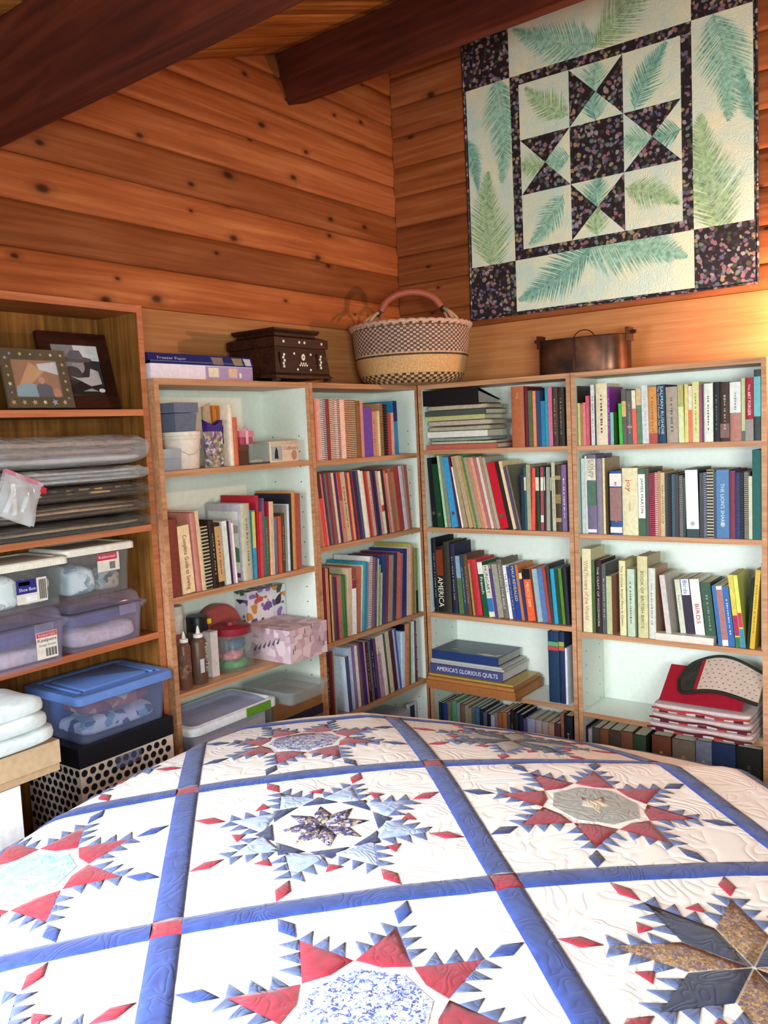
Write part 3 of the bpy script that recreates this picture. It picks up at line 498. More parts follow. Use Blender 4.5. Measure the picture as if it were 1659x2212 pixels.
row('E', 2, 'third shelf of '+WE, (1240, 1160), S7, [
 (88,146,330,'762436','h',0), (157,305,190,'d8cea4','h',0,_(text=[('Wild Flowers of the World','b07a6a',(.15,.86),.42)],note='tall cream hardback lettered Wild Flowers of the World')), (307,360,385,'466036','p',0), (361,470,380,'301a20','h',0,_(text=[('THE CRAFT OF WOODWORK','c8beb4',(.06,.94),.32)],note='dark maroon hardback with pale lettering')), (471,536,440,'505654','p',0,_(marks='a8b8b8')), (541,630,640,'b4b68a','p',0,_(side='a8745c')), (754,860,385,'dcd09c','h',0,_(text=[('The Concise British Flora in Colour','5a5a44',(.08,.97),.3)],note='cream hardback lettered The Concise British Flora in Colour')), (878,1004,520,'b8c8b0','h',0), (1050,1215,310,'ccc494','h',0,_(text=[('BOOK OF BRITISH BIRDS','6a6448',(.12,.82),.3)],side='a89870',note='thick cream hardback lettered BOOK OF BRITISH BIRDS')), (1226,1342,505,'ccccc0','h',0,_(bands=[],side='b08468',marks='7a8478',note='white hardback book with grey leaf spine')), (1514,1602,626,'c8bcb6','p',-6)], sb=.014, depth=.17)
S72 = 1659/229
row('E', 2, 'right half of third shelf, '+WE, (1430, 1190), S72, [
 (210,390,450,'c6c8b4','p',-6,_(text=[('Birds of China','6a6a5a',(.3,.95),.22)],nomarks=1,sb=.05)), (400,530,450,'30243a','p',-6,_(bands=[(.74,1,'e0e0da')],text=[('Birds','3a5aa8',(.76,.98),.5)],note='dark paperback with white top lettered Birds',sb=.05)), (540,690,450,'dcdcd4','p',-6,_(text=[('BIRDS','b03a3a',(.28,.6),.42)],note='white paperback lettered BIRDS in red',sb=.05)), (706,868,505,'30503c','p',-6,_(marks='7a9070',sb=.05)), (886,949,550,'3266a0','p',-6), (951,1045,555,'dcdad0','p',-6,_(bands=[(.1,.94,'a46a6a')],nomarks=1,note='white paperback with dull red spine stripe')), (1047,1150,570,'3060a0','p',-6,_(marks='c8d0d8')), (1162,1240,380,'d0bc4a','p',-6,_(bands=[(.16,.44,'a01e50'),(.0,.14,'2a6a4a')],note='yellow and magenta paperback')), (1241,1312,385,'ccd058','p',-6,_(bands=[(.28,.48,'c02a4a'),(.0,.26,'2a80b0')],note='yellow, red and blue paperback')), (1318,1366,440,'132a1c','h',4.5,_(side='143020')), (1370,1450,300,'cca42e','p',4.5,_(marks='8a6a1a')), (1556,1590,205,'a8a69a','p',0)], sb=.014, depth=.17)
row('D', 3, 'lowest shelf of '+WD, (900, 1360), 1659/360, [(x0, x1, yt, c, 'h' if x1-x0 > 38 else 'p', 0) for x0, x1, yt, c in [
 (175,205,715,'a8a08e'),(206,240,720,'243434'),(241,265,730,'22224a'),(266,305,735,'22387a'),(306,345,715,'6a6654'),(346,400,705,'588a6a'),(401,430,735,'8a8a96'),(431,480,745,'765440'),(481,515,760,'988a86'),(516,545,790,'8a9050'),(546,580,770,'65587a'),(581,625,775,'346a7a'),(626,660,790,'22243a'),(661,700,820,'54546e'),(701,735,840,'20221e'),(736,775,850,'a8a8b8'),(776,805,840,'8a7484'),(806,850,825,'985a36'),(851,900,825,'a86a36'),(901,930,840,'46485a'),(931,970,800,'261414'),(971,1010,830,'222222'),(1011,1060,850,'12143a'),(1061,1100,890,'54486a'),(1101,1180,885,'9898b8'),(1181,1245,900,'a89a98'),(1246,1310,915,'a8988c'),(1311,1370,930,'b88a78'),(1371,1430,940,'543434'),(1431,1470,830,'985a42'),(1471,1556,860,'141a28')]], sb=.035, depth=.16, top=True, zb=.082)
row('E', 3, 'lowest shelf of '+WE, (1230, 1420), 1659/429, [
 (42,110,570,'141622','h',0),(111,145,590,'65587a','p',0),(146,190,600,'a89a9a','p',0),(191,254,590,'46423a','h',0),(255,329,600,'764630','h',0,_(marks='b08a4a')),(330,429,610,'46362a','h',0,_(marks='a8803e')),(430,529,620,'744432','h',0,_(marks='a8803e')),(530,640,650,'30402c','h',0,_(marks='a8803e')),(690,850,655,'64321e','h',0,_(marks='b08a4a')),(860,1050,690,'65564a','h',0,_(marks='a8803e')),(1055,1190,700,'666678','h',0),(1192,1390,720,'14264a','h',0),(1394,1610,760,'121212','h',0,_(marks='4a4a4a'))], sb=.03, depth=.17, top=True, zb=.082)
# ================================================================ THINGS ON TOP OF THE BOOKCASES
TOP = 2.0206
def pillow(w, d, h, seed=0, amp=.006, ex=.45, ez=.6, nu=40, nv=16, freq=9, flat=True):
    mb = MB(); rings = []; sg = lambda v, e: math.copysign(abs(v)**e, v)
    for j in range(1, nv):
        ph = -math.pi/2+math.pi*j/nv; cz, sz = sg(math.cos(ph), ez), sg(math.sin(ph), ez); r = []
        for i in range(nu):
            th = 2*math.pi*i/nu; p = Vector((w/2*cz*sg(math.cos(th), ex), d/2*cz*sg(math.sin(th), ex), h/2*sz))
            nn = mnoise.noise(p*freq+Vector((seed*7.3, seed*3.1, seed)))
            nn2 = mnoise.noise(p*freq*3+Vector((seed, seed*9.1, 2)))
            q = p*(1+0)+Vector((p.x/(w/2)*amp*nn, p.y/(d/2)*amp*nn, (1 if p.z > 0 else .25)*amp*(nn+.4*nn2)))
            q.z = max(-h/2, q.z); r.append((q.x, q.y, q.z+h/2))
        rings.append(r)
    mb.loft(rings); return mb
# long box of freezer paper
u0, u1 = -1.600, -1.108
t = put('freezer_paper_box', 'long white and blue box of freezer paper on the bookcase top beside the oak bookcase', 'box', 'L', u0, .02, TOP)
w = u1-u0
mb = MB(); mb.box(0, 0, 0, w, .085, .062); mb.build('carton', plain('e4dcec', .4), t, smooth=False)
mb = MB(); mb.prism([(0, -.004, .052), (0, .088, .052), (0, .088, .09), (0, .012, .09)], (w+.004, 0, 0)); fl = mb.build('lid_flap', plain('2a2a6c', .4), t, smooth=False)
sl2 = Vector((0, .016, .038)).normalized(); nf = Vector((0, -sl2.z, sl2.y))
b, nm = lettering('Freezer Paper', fl, .014, .16, Vector((.10, .004, .071))+nf*.0006, (1, 0, 0), sl2, nf); b.build(nm, plain('c8c0d8'), fl, smooth=False, fix=False)
for x0, x1, c in ((.29, .34, '8a7a78'), (.395, .44, '9a8a6a'), (.455, .485, 'd0ccd4')):
    mb = MB(); a = Vector((0, -.002, .056))+nf*.0008; mb.prism([a+Vector((x0, 0, 0)), a+Vector((x1, 0, 0)), a+Vector((x1+.004, 0, 0))+sl2*.03, a+Vector((x0-.004, 0, 0))+sl2*.03], nf*.0006); mb.build('printed_panel', plain(c), fl, smooth=False)
for x0, x1, c in ((.265, .315, 'e8d8c0'), (.365, .41, 'dcb8a0'), (.42, .432, 'e8e0e0')):
    mb = MB(); mb.box(x0, -.0006, .01, x1, 0, .045 if x1-x0 > .02 else .028); mb.build('printed_panel', plain(c), t, smooth=False)
mb = MB(); mb.box(.25, -.0004, .0, w, .0, .05); mb.build('violet_print', plain('a08ab8', .4), t, smooth=False)
# carved dark chest with shell inlay
CH = wood('dark_chest', '1c0c08', '33180f', '4a261a', (3, 30, 30), .4, vary=.0)
SH = plain('e0dccf', .25, coat=.5)
cy = -.062; cx0, cx1 = on(597, 815, 1, cy).x, on(719, 822, 1, cy).x
t = put('inlaid_chest', 'small dark wooden chest with white shell inlay, left of the basket', 'chest', 'L', cx0, cy, TOP)
W, D = cx1-cx0, .285
def frustum(x0, y0, x1, y1, z0, a, z1): 
    return [[(x0,y0,z0),(x1,y0,z0),(x1,y1,z0),(x0,y1,z0)], [(x0+a,y0+a,z1),(x1-a,y0+a,z1),(x1-a,y1-a,z1),(x0+a,y1-a,z1)]]
for fx in (.005, W-.03):
    for fy in (.004, D-.03):
        mb = MB(); mb.loft(frustum(fx, fy, fx+.026, fy+.026, 0, .003, .012)); mb.build('foot', CH, t, smooth=False)
mb = MB(); mb.box(0, 0, .012, W, D, .020); mb.loft(frustum(.003, .003, W-.003, D-.003, .020, .008, .030)); mb.build('base_moulding', CH, t, smooth=False)
body = MB(); body.loft(frustum(.008, .008, W-.008, D-.008, .030, .010, .132)); body = body.build('body', CH, t, smooth=False)
lid = MB(); lid.box(.010, .010, .133, W-.010, D-.010, .168); lid.loft(frustum(.010, .010, W-.010, D-.010, .168, .028, .180)); lid = lid.build('lid', CH, t, smooth=False)
mb = MB(); mb.box(.05, .045, .180, W-.05, D-.03, .192); mb.loft(frustum(.040, .038, W-.040, D-.022, .192, -.006, .202)); mb.box(.034, .032, .202, W-.034, D-.016, .209); mb.build('top_plate', CH, t, smooth=False)
def disc(parent, x, z, r, y, name='shell_dot', m=SH, n=12, sy=1):
    mb = MB(); mb.prism([(x+r*math.cos(2*math.pi*k/n), y, z+r*sy*math.sin(2*math.pi*k/n)) for k in range(n)], (0, -.0015, 0)); return mb.build(name, m, parent, smooth=False)
yb = lambda z: .008+.010*(z-.03)/.102-.0002
o = disc(body, W*.52, .095, .011, yb(.09), 'escutcheon', sy=1.25); disc(o, W*.52, .095, .003, yb(.09)-.0016, 'keyhole', plain('1a0c08'))
for x, z in ((.37, .108), (.66, .108), (.40, .045), (.63, .045)): disc(body, W*x, z, .005, yb(z))
for x in (.18, .45, .54, .85): disc(lid, W*x, .153, .0055, .0098)
for x in (.11, .76):
    mb = MB(); mb.box(W*x, yb(.05)-.0026, .045, W*x+.04, yb(.05), .112); p = mb.build('inlay_panel', plain('2a140e'), body, smooth=False)
    for k in range(5):
        disc(p, W*x+.02+random.uniform(-.006, .006), .055+.0115*k, .0055, yb(.05)-.0026)
for k in range(7): disc(body, W*(.45+.02*k), .062+.008*(k % 2), .004, yb(.06)-.0002, 'shell_flower')
# woven market basket
BR = math.atan2(RT.y, RT.x)
STRAW = plain('c89a68', .75, var=.14, bump=.3, scale=140); STRAWP = plain('c9a08a', .75, var=.1, bump=.3, scale=140); DARKS = plain('463830', .75, var=.2); DARKS2 = plain('5e4c44', .75, var=.2); GREEN = plain('1f4a34', .7); LEATH = plain('a3553f', .5, var=.08, bump=.15, scale=200)
t = thing('market_basket', 'round woven straw basket with leather-wrapped handle in the room corner', 'basket', (-.088, -.036, TOP), BR)
def brad(z): 
    pts = [(0, .205), (.02, .236), (.05, .252), (.09, .262), (.14, .269), (.2, .274), (.27, .276)]
    for (a, ra), (b, rb) in zip(pts, pts[1:]):
        if z <= b: return ra+(rb-ra)*(z-a)/(b-a)
    return .276
def bring(z, n, amp=0, ph=0, off=0): return [((brad(z)+off+amp*((i+ph) % 2))*math.cos(2*math.pi*i/n), (brad(z)+off+amp*((i+ph) % 2))*math.sin(2*math.pi*i/n), z) for i in range(n)]
def checker(name, z0, z1, rows, n, mats, step=2):
    mb = MB()
    for k in range(rows):
        a, b = z0+(z1-z0)*k/rows, z0+(z1-z0)*(k+1)/rows; c = .0022
        ra, rb = bring(a, n), bring(b, n)
        for i in range(n):
            j = (i+1) % n; mi = (i//(step-1)+k) % 2
            ctr = [Vector(ra[i]), Vector(ra[j]), Vector(rb[j]), Vector(rb[i])]; cc = sum(ctr, Vector())/4; nrm = Vector((cc.x, cc.y, 0)).normalized()*c
            ins = [p*.8+cc*.2+nrm for p in ctr]
            mb.add(ctr+ins, [(0,1,5,4),(1,2,6,5),(2,3,7,6),(3,0,4,7),(4,5,6,7)], mi)
    return mb.build(name, mats, t)
mb = MB(); mb.lathe([(.03, .001), (.10, .0), (.205, .0), (.2, .006), (.03, .006)], 40); mb.build('basket_bottom', STRAW, t)
checker('base_band', .0, .042, 4, 84, [STRAW, DARKS])
mb = MB()
n = 168; zs = [.042, .044, .06, .08, .1, .118, .120]
mb.loft([bring(z, n, .002) for z in zs], cap0=False, cap1=False); mb.build('natural_band', STRAW, t)
checker('dark_line', .120, .128, 1, 84, [DARKS, DARKS]); checker('natural_line', .128, .136, 1, 84, [STRAW, STRAWP]); 
checker('checked_band', .136, .252, 12, 120, [STRAWP, DARKS2])
mb = MB()
for k in range(40):
    a0, a1 = 2*math.pi*k/40, 2*math.pi*(k+1.6)/40
    mb.tube([((.276+.012*math.cos(q*2.6-1.3))*math.cos(a0+(a1-a0)*q), (.276+.012*math.cos(q*2.6-1.3))*math.sin(a0+(a1-a0)*q), .262+.010*math.sin(q*3.14-.2)) for q in (0, .25, .5, .75, 1)], .0085, 6)
mb.build('rim', STRAWP, t)
mb = MB(); mb.loft([bring(z, 60, 0, 0, -.006) for z in (.004, .02, .05, .09, .14, .2, .262)], cap0=True, cap1=False); mb.build('inner_wall', plain('7a5638', .8), t)
hp = [(-.138, 0, .352), (-.110, 0, .395), (-.06, 0, .425), (0, 0, .436), (.06, 0, .43), (.115, 0, .405), (.150, 0, .362)]
def smoothpath(P, n=4):
    out = []; P = [Vector(p) for p in P]
    for k in range(len(P)-1):
        p0, p1, p2, p3 = P[max(k-1,0)], P[k], P[k+1], P[min(k+2,len(P)-1)]
        for q in range(n):
            s = q/n; out.append(.5*((2*p1)+(p2-p0)*s+(2*p0-5*p1+4*p2-p3)*s*s+(3*p1-p0-3*p2+p3)*s**3))
    return out+[P[-1]]
mb = MB(); mb.tube(smoothpath(hp), .0175, 10); hd = mb.build('handle', LEATH, t)
for sx, e in ((-1, Vector((-.138, 0, .352))), (1, Vector((.150, 0, .362)))):
    for y, xx, c in ((-.115, .205, STRAWP), (.115, .205, STRAWP), (-.045, .245, STRAW)):
        q = Vector((sx*xx, y, .268)); mid = (e+q)/2+Vector((0, y*.15, .012))
        mb = MB(); mb.tube(smoothpath([e, mid, q]), .0075, 7); st = mb.build('handle_strand', c, hd)
        mb = MB(); mb.tube([e.lerp(mid, .05), e.lerp(mid, .45)], .0095, 7); mb.build('green_wrap', GREEN, st)
        mb = MB(); mb.tube([mid.lerp(q, .55), mid.lerp(q, .8)], .0092, 7); mb.build('green_wrap', GREEN, st)
# old copper boiler
cu, nt, bb = node_mat('old_copper'); nz = N(nt, 'ShaderNodeTexNoise'); nz.inputs['Scale'].default_value = 9; nz.inputs['Detail'].default_value = 5
nt.links.new(objco(nt), nz.inputs['Vector']); rr = ramp(nt, [(.35, '3a2a22'), (.6, '6d4632'), (.8, '9a6248')]); nt.links.new(nz.outputs['Fac'], rr.inputs[0]); nt.links.new(rr.outputs[0], bb.inputs['Base Color'])
bb.inputs['Metallic'].default_value = .85; bb.inputs['Roughness'].default_value = .34
t = put('copper_pot', 'oval old copper pot with lug handles below the fern quilt', 'pot', 'R', -on(1153, 805, 0, .012).y, .0, TOP)
L, Dp, Hh = on(1153, 805, 0, .012).y-on(1345, 790, 0, .012).y, .19, .150
def stadium(L, D, z, g=0): 
    r = D/2; return [(r+(L-2*r)*(1 if math.cos(a) > 0 else 0)+(r+g)*math.cos(a), r+(r+g)*math.sin(a), z) for a in [2*math.pi*(k+.5)/40 for k in range(40)]]
mb = MB(); mb.loft([stadium(L, Dp, 0), stadium(L, Dp, .012, .002), stadium(L, Dp, Hh-.006, .002), stadium(L, Dp, Hh, .006), stadium(L, Dp, Hh, .001), stadium(L, Dp, Hh-.01, -.003), stadium(L, Dp, .012, -.003)], cap1=True); mb.build('body', cu, t)
mb = MB(); mb.box(L*.475, -.006, .004, L*.475+.012, .004, Hh-.002); mb.build('seam_strap', cu, t, smooth=False)
for x, sg in ((0, -1), (L, 1)):
    mb = MB(); mb.box(x-.008, Dp/2-.03, Hh-.03, x+.008, Dp/2+.03, Hh+.028); lg = mb.build('lug', cu, t, smooth=False)
    mb = MB(); mb.tube([(x, Dp/2, Hh+.008), (x+sg*.03, Dp/2, Hh+.008)], .008, 8); mb.build('pivot', cu, lg)
mb = MB(); mb.tube([(L*.38+.05*(1-math.cos(a)), Dp/2, Hh-.004+.042*math.sin(a)) for a in [math.pi*k/10 for k in range(11)]], .0022, 6); mb.build('wire_loop', plain('2a221e', .5, .7), t)
# ================================================================ OAK BOOKCASE CONTENTS
def uA(px, z, y): return u_at('L', px, z, y)
def picture_frame(label, x0, y0, z0, w, h, bw, tilt, fmat, art, back='241a14', thick=.014):
    t = thing('picture_frame', label, 'picture frame', (x0, y0, z0)); t.rotation_euler = (math.radians(-tilt), 0, 0)
    for nm, a in (('frame_rail', (0, 0, w, bw)), ('frame_rail', (0, h-bw, w, h)), ('frame_stile', (0, bw, bw, h-bw)), ('frame_stile', (w-bw, bw, w, h-bw))):
        mb = MB(); mb.box(a[0], 0, a[1], a[2], thick, a[3]); mb.build(nm, fmat, t, smooth=False)
    mb = MB(); mb.box(bw, .006, bw, w-bw, .010, h-bw); ph = mb.build('photo_print', plain(art[0], .35), t, smooth=False)
    iw, ih = w-2*bw, h-2*bw
    for k, (poly, c) in enumerate(art[1]):
        mb = MB(); yy = .0058-.0002*k; mb.prism([(bw+iw*x, yy, bw+ih*z) for x, z in poly], (0, .00015, 0)); mb.build('photo_shape', plain(c, .35), ph, smooth=False)
    mb = MB(); mb.box(0, thick, 0, w, thick+.003, h); mb.build('backing', plain(back), t, smooth=False)
    mb = MB(); mb.prism([(w*.42, thick+.003, 0), (w*.58, thick+.003, 0), (w*.55, thick+.003, h*.6), (w*.45, thick+.003, h*.6)], (0, .004, 0)); mb.build('easel_back', plain(back), t, smooth=False)
    return t
def ell(cx, cz, rx, rz, n=14): return [(cx+rx*math.cos(2*math.pi*k/n), cz+rz*math.sin(2*math.pi*k/n)) for k in range(n)]
za = ZA[0]+.0226
picture_frame('dark wood frame with a black and white photo of a person in a brimmed hat', -1.930, .105, za+.0075, .262, .262, .042, 14,
  wood('frame_wood', '1e0d08', '32170f', '44221a', (6, 30, 30), .35, vary=0),
  ('3a363a', [([(0, .55), (.5, .55), (.5, 1), (0, 1)], '8a868c'), ([(.5, .72), (1, .7), (1, 1), (.48, 1)], 'd8d6da'), ([(.05, .1), (.6, .0), (1, 0), (1, .2), (.5, .3)], '262426'), (ell(.52, .60, .13, .16), '9a949a'), (ell(.5, .72, .34, .06), '5e5a60'), ([(.3, .74), (.68, .72), (.6, .9), (.4, .9)], '6a666c'), (ell(.36, .45, .2, .14), '4a464a'), ([(.3, .4), (.7, .2), (.95, .25), (.92, .5), (.76, .55), (.7, .38), (.45, .36)], 'b8b4b8'), (ell(.92, .12, .07, .04), 'dcd8dc'), ([(.5, .1), (.85, .1), (.7, .16)], 'a09ca0')]))
t = picture_frame('glass frame edged with pressed flowers around a colour photo, in front of darker frame', on(22, 890, 1, .036).x, .036, za+.0065, .224, .187, .034, 13, clear_plastic('7a6a54', .62),
  ('a4683a', [([(.0, .1), (.4, .95), (.7, .7), (.3, .3)], 'd09a60'), ([(.55, .9), (1, .98), (1, .62), (.6, .75)], 'd8d6dc'), ([(0, 0), (.05, .3), (.35, .4), (.6, .25), (.65, 0)], '8aa8b8'), ([(.48, 0), (.46, .3), (.6, .42), (.8, .3), (.82, 0)], '3a3a50'), (ell(.6, .46, .07, .1), 'c88a78'), (ell(.9, .12, .09, .14), 'c47a52')]), thick=.010)
fr = random.Random(3)
for k in range(22):
    s = k/22*4; e = s % 1
    x, z = ((.017+.19*e, .017), (.207, .017+.15*e), (.207-.19*e, .170), (.017, .170-.15*e))[int(s)]
    mb = MB(); r = fr.uniform(.008, .012) if int(s) == 0 else fr.uniform(.004, .008)
    mb.prism([(x+r*(1 if q % 2 else .45)*math.cos(q*math.pi/5), -.0008, z+r*(1 if q % 2 else .45)*math.sin(q*math.pi/5)) for q in range(10)], (0, .0006, 0)); mb.build('pressed_flower', plain(fr.choice(['d8c8a8', 'c89a88', 'c8a850', '9a98b8', 'b89878']), .5), t, smooth=False)
mb = MB(); mb.box(.034, -.001, .034, .19, .004, .153); mb.build('glass', clear_plastic('f0f0f0', .06, .05), t, smooth=False)
picture_frame('dark picture frame cut off at the left edge beside the pressed-flower frame', -2.40, .04, za+.0075, .25, .20, .03, 13, plain('1c1614', .3), ('2a2826', []))
# bagged fabrics on the second shelf
za = ZA[1]+.0226
BAG = clear_plastic('eceef0', .26, .10, 1.0); BAG2 = clear_plastic('e8e4dc', .08, .05, 1.0)
def bag_shell(w, d, h, seed, amp):
    # slack plastic bag: cushion with thin drawn-out rim, crumpled folds and lifted corners
    mb = MB(); sg = lambda v, e: math.copysign(abs(v)**e, v); nu, nv = 84, 20; rings = []
    for j in range(1, nv):
        ph = -math.pi/2+math.pi*j/nv; c = abs(math.cos(ph))**.30; sz = sg(math.sin(ph), .8); r = []
        for i in range(nu):
            th = 2*math.pi*i/nu; cx, cy = sg(math.cos(th), .28), sg(math.sin(th), .28); p = Vector((w/2*c*cx, d/2*c*cy, 0))
            n1 = mnoise.noise(Vector((p.x*9+seed*3.7, p.y*14, seed))); n2 = mnoise.noise(Vector((p.x*26+p.y*20+seed, p.y*40-p.x*16, seed*2.3)))
            corner = max(0, abs(p.x)/(w/2)-.75)*max(0, abs(p.y)/(d/2)-.7)*h*1.6*math.sin(seed*1.7+cx*2+cy)
            z = h*(.5+.5*sz)+(1 if sz > 0 else .2)*c*(amp*1.1*n1+amp*.8*n2)*(1-abs(sz)*.3)+max(0, corner)
            r.append((p.x*(1+.012*n1), p.y*(1+.02*n2), min(max(z, .0005), h*1.03)))
        rings.append(r)
    mb.loft(rings); return mb
def bag(label, x0, x1, y0, y1, z, h, inner, seed, shell, amp=.012, fab='fabric'):
    t = thing('bagged_fabric', label, 'fabric bag', ((x0+x1)/2, (y0+y1)/2, z), 0, 'bagged fabrics on the oak bookcase')
    w, d = x1-x0, y1-y0
    inn = inner if isinstance(inner, list) else [inner]
    for k in range(3):
        o = pillow(w*(.88-.05*(k % 2)), d*(.86-.03*k), h*.24, seed+k*11, amp*.35, .3, .6).build(fab, inn[k % len(inn)], t); o.location = (.006*(-1)**k, .004*k, h*.12+h*.245*k)
    bag_shell(w, d, h, seed+5, amp).build('plastic_bag', shell, t); return t
PAT = print_mat('quilt_print', ['2a1c14', '4a2a1e', '6a4a2a', '2e1a18', 'c8a060', '38241a', '5a2a2a', '8a7a6a'], 34, .7)
z = za+.0005
bag('flat clear bag of dark and cream folded fabric, lowest in the bag stack', -2.30, -1.648, -.055, .20, z, .050, [plain('2a2420', .8), plain('a08c70', .8, var=.1), plain('3a302a', .8)], 1, BAG2); z += .053
bag('clear shiny bag of brown folded fabric, second from the bottom of the bag stack', -2.26, -1.650, -.045, .20, z, .050, [plain('5a4436', .8), plain('b8947a', .8, var=.12), plain('7a6250', .8, var=.12)], 2, BAG2); z += .054
bag('clear bag of brown patterned patchwork in the middle of the bag stack', -2.20, -1.642, -.050, .20, z, .048, [plain('3a2c22', .8), PAT, PAT], 3, BAG2); z += .052
bag('cloudy grey plastic bag of pale cloth, second from the top of the bag stack', -2.22, -1.660, -.045, .20, z, .050, [plain('b8b4b0', .8, var=.1), plain('9a9aa0', .8, var=.1), plain('c0bcb8', .8, var=.1)], 4, BAG); z += .054
bag('cloudy grey plastic bag domed on top of the bag stack', -2.28, -1.652, -.050, .21, z, .100, [plain('c0bab8', .8), plain('8a6454', .8, var=.12), plain('9c7868', .8, var=.12)], 6, BAG, .012)
t = thing('zip_bag', 'small clear zip bag with pink edge and red slider hanging before the bag stack', 'zip bag', (-2.205, -.115, 1.592)); t.scale = (.78, .78, .78); t.rotation_euler = (math.radians(-8), math.radians(24), 0)
mb = MB(); pts = [(-.10, 0), (.055, 0), (.055, .17), (-.10, .17)]
mb.grid([[(-.10+.155*i/8, .006*math.sin(i*1.3+j*.9)-.010*math.sin(math.pi*i/8)*math.sin(math.pi*j/8), .17*j/8) for i in range(9)] for j in range(9)]); mb.build('bag_front', clear_plastic('e8eaee', .4), t)
mb = MB(); mb.grid([[(-.10+.155*i/8, .016, .17*j/8) for i in range(9)] for j in range(9)]); mb.build('bag_back', clear_plastic('e8eaee', .4), t)
mb = MB(); mb.box(-.10, -.002, .158, .055, .016, .172); mb.build('zip_edge', plain('c8788a', .4), t, smooth=False)
mb = MB(); mb.box(.050, -.006, .135, .072, .018, .157); mb.build('slider', plain('c01c34', .4), t, smooth=False)
for a, b in (((-.06, .004, .02), (-.045, .004, .10)), ((-.02, .006, .02), (-.055, .006, .13)), ((.0, .005, .04), (.01, .005, .10))):
    mb = MB(); mb.tube([a, Vector(a).lerp(Vector(b), .5), b], .010, 8); mb.build('white_spool', plain('dcdcd8', .5), t)
# clear plastic boxes on the third shelf
def tote(label, x0, x1, y0, y1, z, h, body, lidm, lidh=.014, lidov=.008, domed=0, taper=.010, latch=False, name='storage_box'):
    t = thing(name, label, 'storage box', (x0, y0, z)); w, d = x1-x0, y1-y0; hb = h-lidh-domed
    ri = lambda g, zz, r=.022: rrect(g, g, w-g, d-g, r, zz)
    mb = MB(); mb.loft([ri(taper, 0), ri(taper*.5, hb*.6), ri(0.002, hb-.012), ri(-.004, hb-.010), ri(-.004, hb), ri(.004, hb), ri(taper*.5+.003, hb*.6), ri(taper+.003, .004)], cap1=True); b = mb.build('body', body, t)
    mb = MB()
    if domed: mb.loft([ri(-lidov, hb+.0005), ri(-lidov, hb+.010), ri(.004, hb+.012), ri(.010, hb+lidh+domed*.7), ri(.022, h)])
    else: mb.loft([ri(-lidov, hb-.008), ri(-lidov, hb+lidh-.004), ri(-lidov+.004, h), ri(.012, h), ri(.016, h-.004), ri(.03, h-.004)], cap0=True)
    l = mb.build('lid', lidm, t)
    if latch:
        for xx in ((w*.5-.03,) if latch == 1 else (w*.62,)):
            mb = MB(); mb.box(xx, -lidov-.004, hb-.022, xx+.06, -lidov+.002, hb+.010); mb.build('latch', lidm, l, smooth=False)
    return t, b
def sticker(parent, x0, x1, z0, z1, y, parts, name='sticker'):
    mb = MB(); mb.box(x0, y-.0006, z0, x1, y, z1); s = mb.build(name, plain('dcd6cc', .5), parent, smooth=False); W, H = x1-x0, z1-z0
    for p in parts:
        if p[0] == 'r':
            mb = MB(); mb.box(x0+W*p[1], y-.0010, z0+H*p[2], x0+W*p[3], y-.0004, z0+H*p[4]); mb.build('printed_panel', plain(p[5], .5), s, smooth=False)
        elif p[0] == 'b':
            mb = MB(); n = 11
            for k in range(n): mb.box(x0+W*(p[1]+(p[3]-p[1])*k/n), y-.0012, z0+H*p[2], x0+W*(p[1]+(p[3]-p[1])*(k+(.35 if k % 3 else .7))/n), y-.0006, z0+H*p[4])
            mb.build('barcode', plain('3a3636', .5), s, smooth=False)
        else:
            b, nm = lettering(p[1], s, H*p[4], W*p[5], (x0+W*p[2], y-.0012, z0+H*p[3]), (1, 0, 0), (0, 0, 1), (0, -1, 0)); b.build(nm, plain(p[6], .5), s, smooth=False, fix=False)
za = ZA[2]+.0226
CLR = clear_plastic('e6ecf0', .06, .08); LIL = clear_plastic('d6cce6', .12, .1); WL = plain('e6e2d6', .4)
t, b = tote('clear latching box with blue and white cloth, lower right of the clear boxes', -1.990, -1.700, .012, .235, za, .168, LIL, LIL, .012, .012, .038, latch=2)
t2, b2 = tote('clear latching box labelled snap case, lower left of the clear boxes', -2.325, -2.020, -.020, .225, za, .172, LIL, LIL, .012, .010, .038, latch=2)
sticker(b2, .195, .265, .022, .105, -.002, [('r', .02, .8, .98, .98, 'c83a4a'), ('t', 'Rubbermaid', .5, .885, .10, .8, 'e8c8c8'), ('t', 'Keepers', .5, .68, .16, .9, '2a2a2a'), ('t', 'Snap Case', .5, .5, .1, .8, '2a2a2a'), ('b', .42, .08, .96, .38)])
zt = za+.1685
t3, b3 = tote('clear box with flat white lid and red label, upper right of the clear boxes', -1.974, -1.722, .030, .230, zt, .165, CLR, WL, .016, .010)
sticker(b3, .115, .20, .075, .135, .004, [('r', .0, .62, .9, 1.0, 'c02a48'), ('t', 'Rubbermaid', .45, .8, .16, .75, 'f0d0d8'), ('b', .55, .1, .8, .5)])
t4, b4 = tote('clear box with ribbed white lid and blue label, upper left of the clear boxes', -2.29, -2.000, .000, .215, zt+.004, .150, CLR, WL, .016, .012)
mb = MB()
for k in range(34): mb.box(.008+.0082*k, -.0138, .1275, .012+.0082*k, -.011, .142)
mb.build('lid_ribs', WL, t4, smooth=False)
sticker(b4, .125, .225, .022, .095, .003, [('r', .0, .42, .66, 1.0, '2a2a7a'), ('t', 'Shoe Box', .35, .6, .14, .55, 'e0e0f0'), ('r', .08, .76, .45, .92, 'c86a7a'), ('b', .74, .1, .98, .92), ('r', .3, .08, .64, .3, 'e8e8ec')])
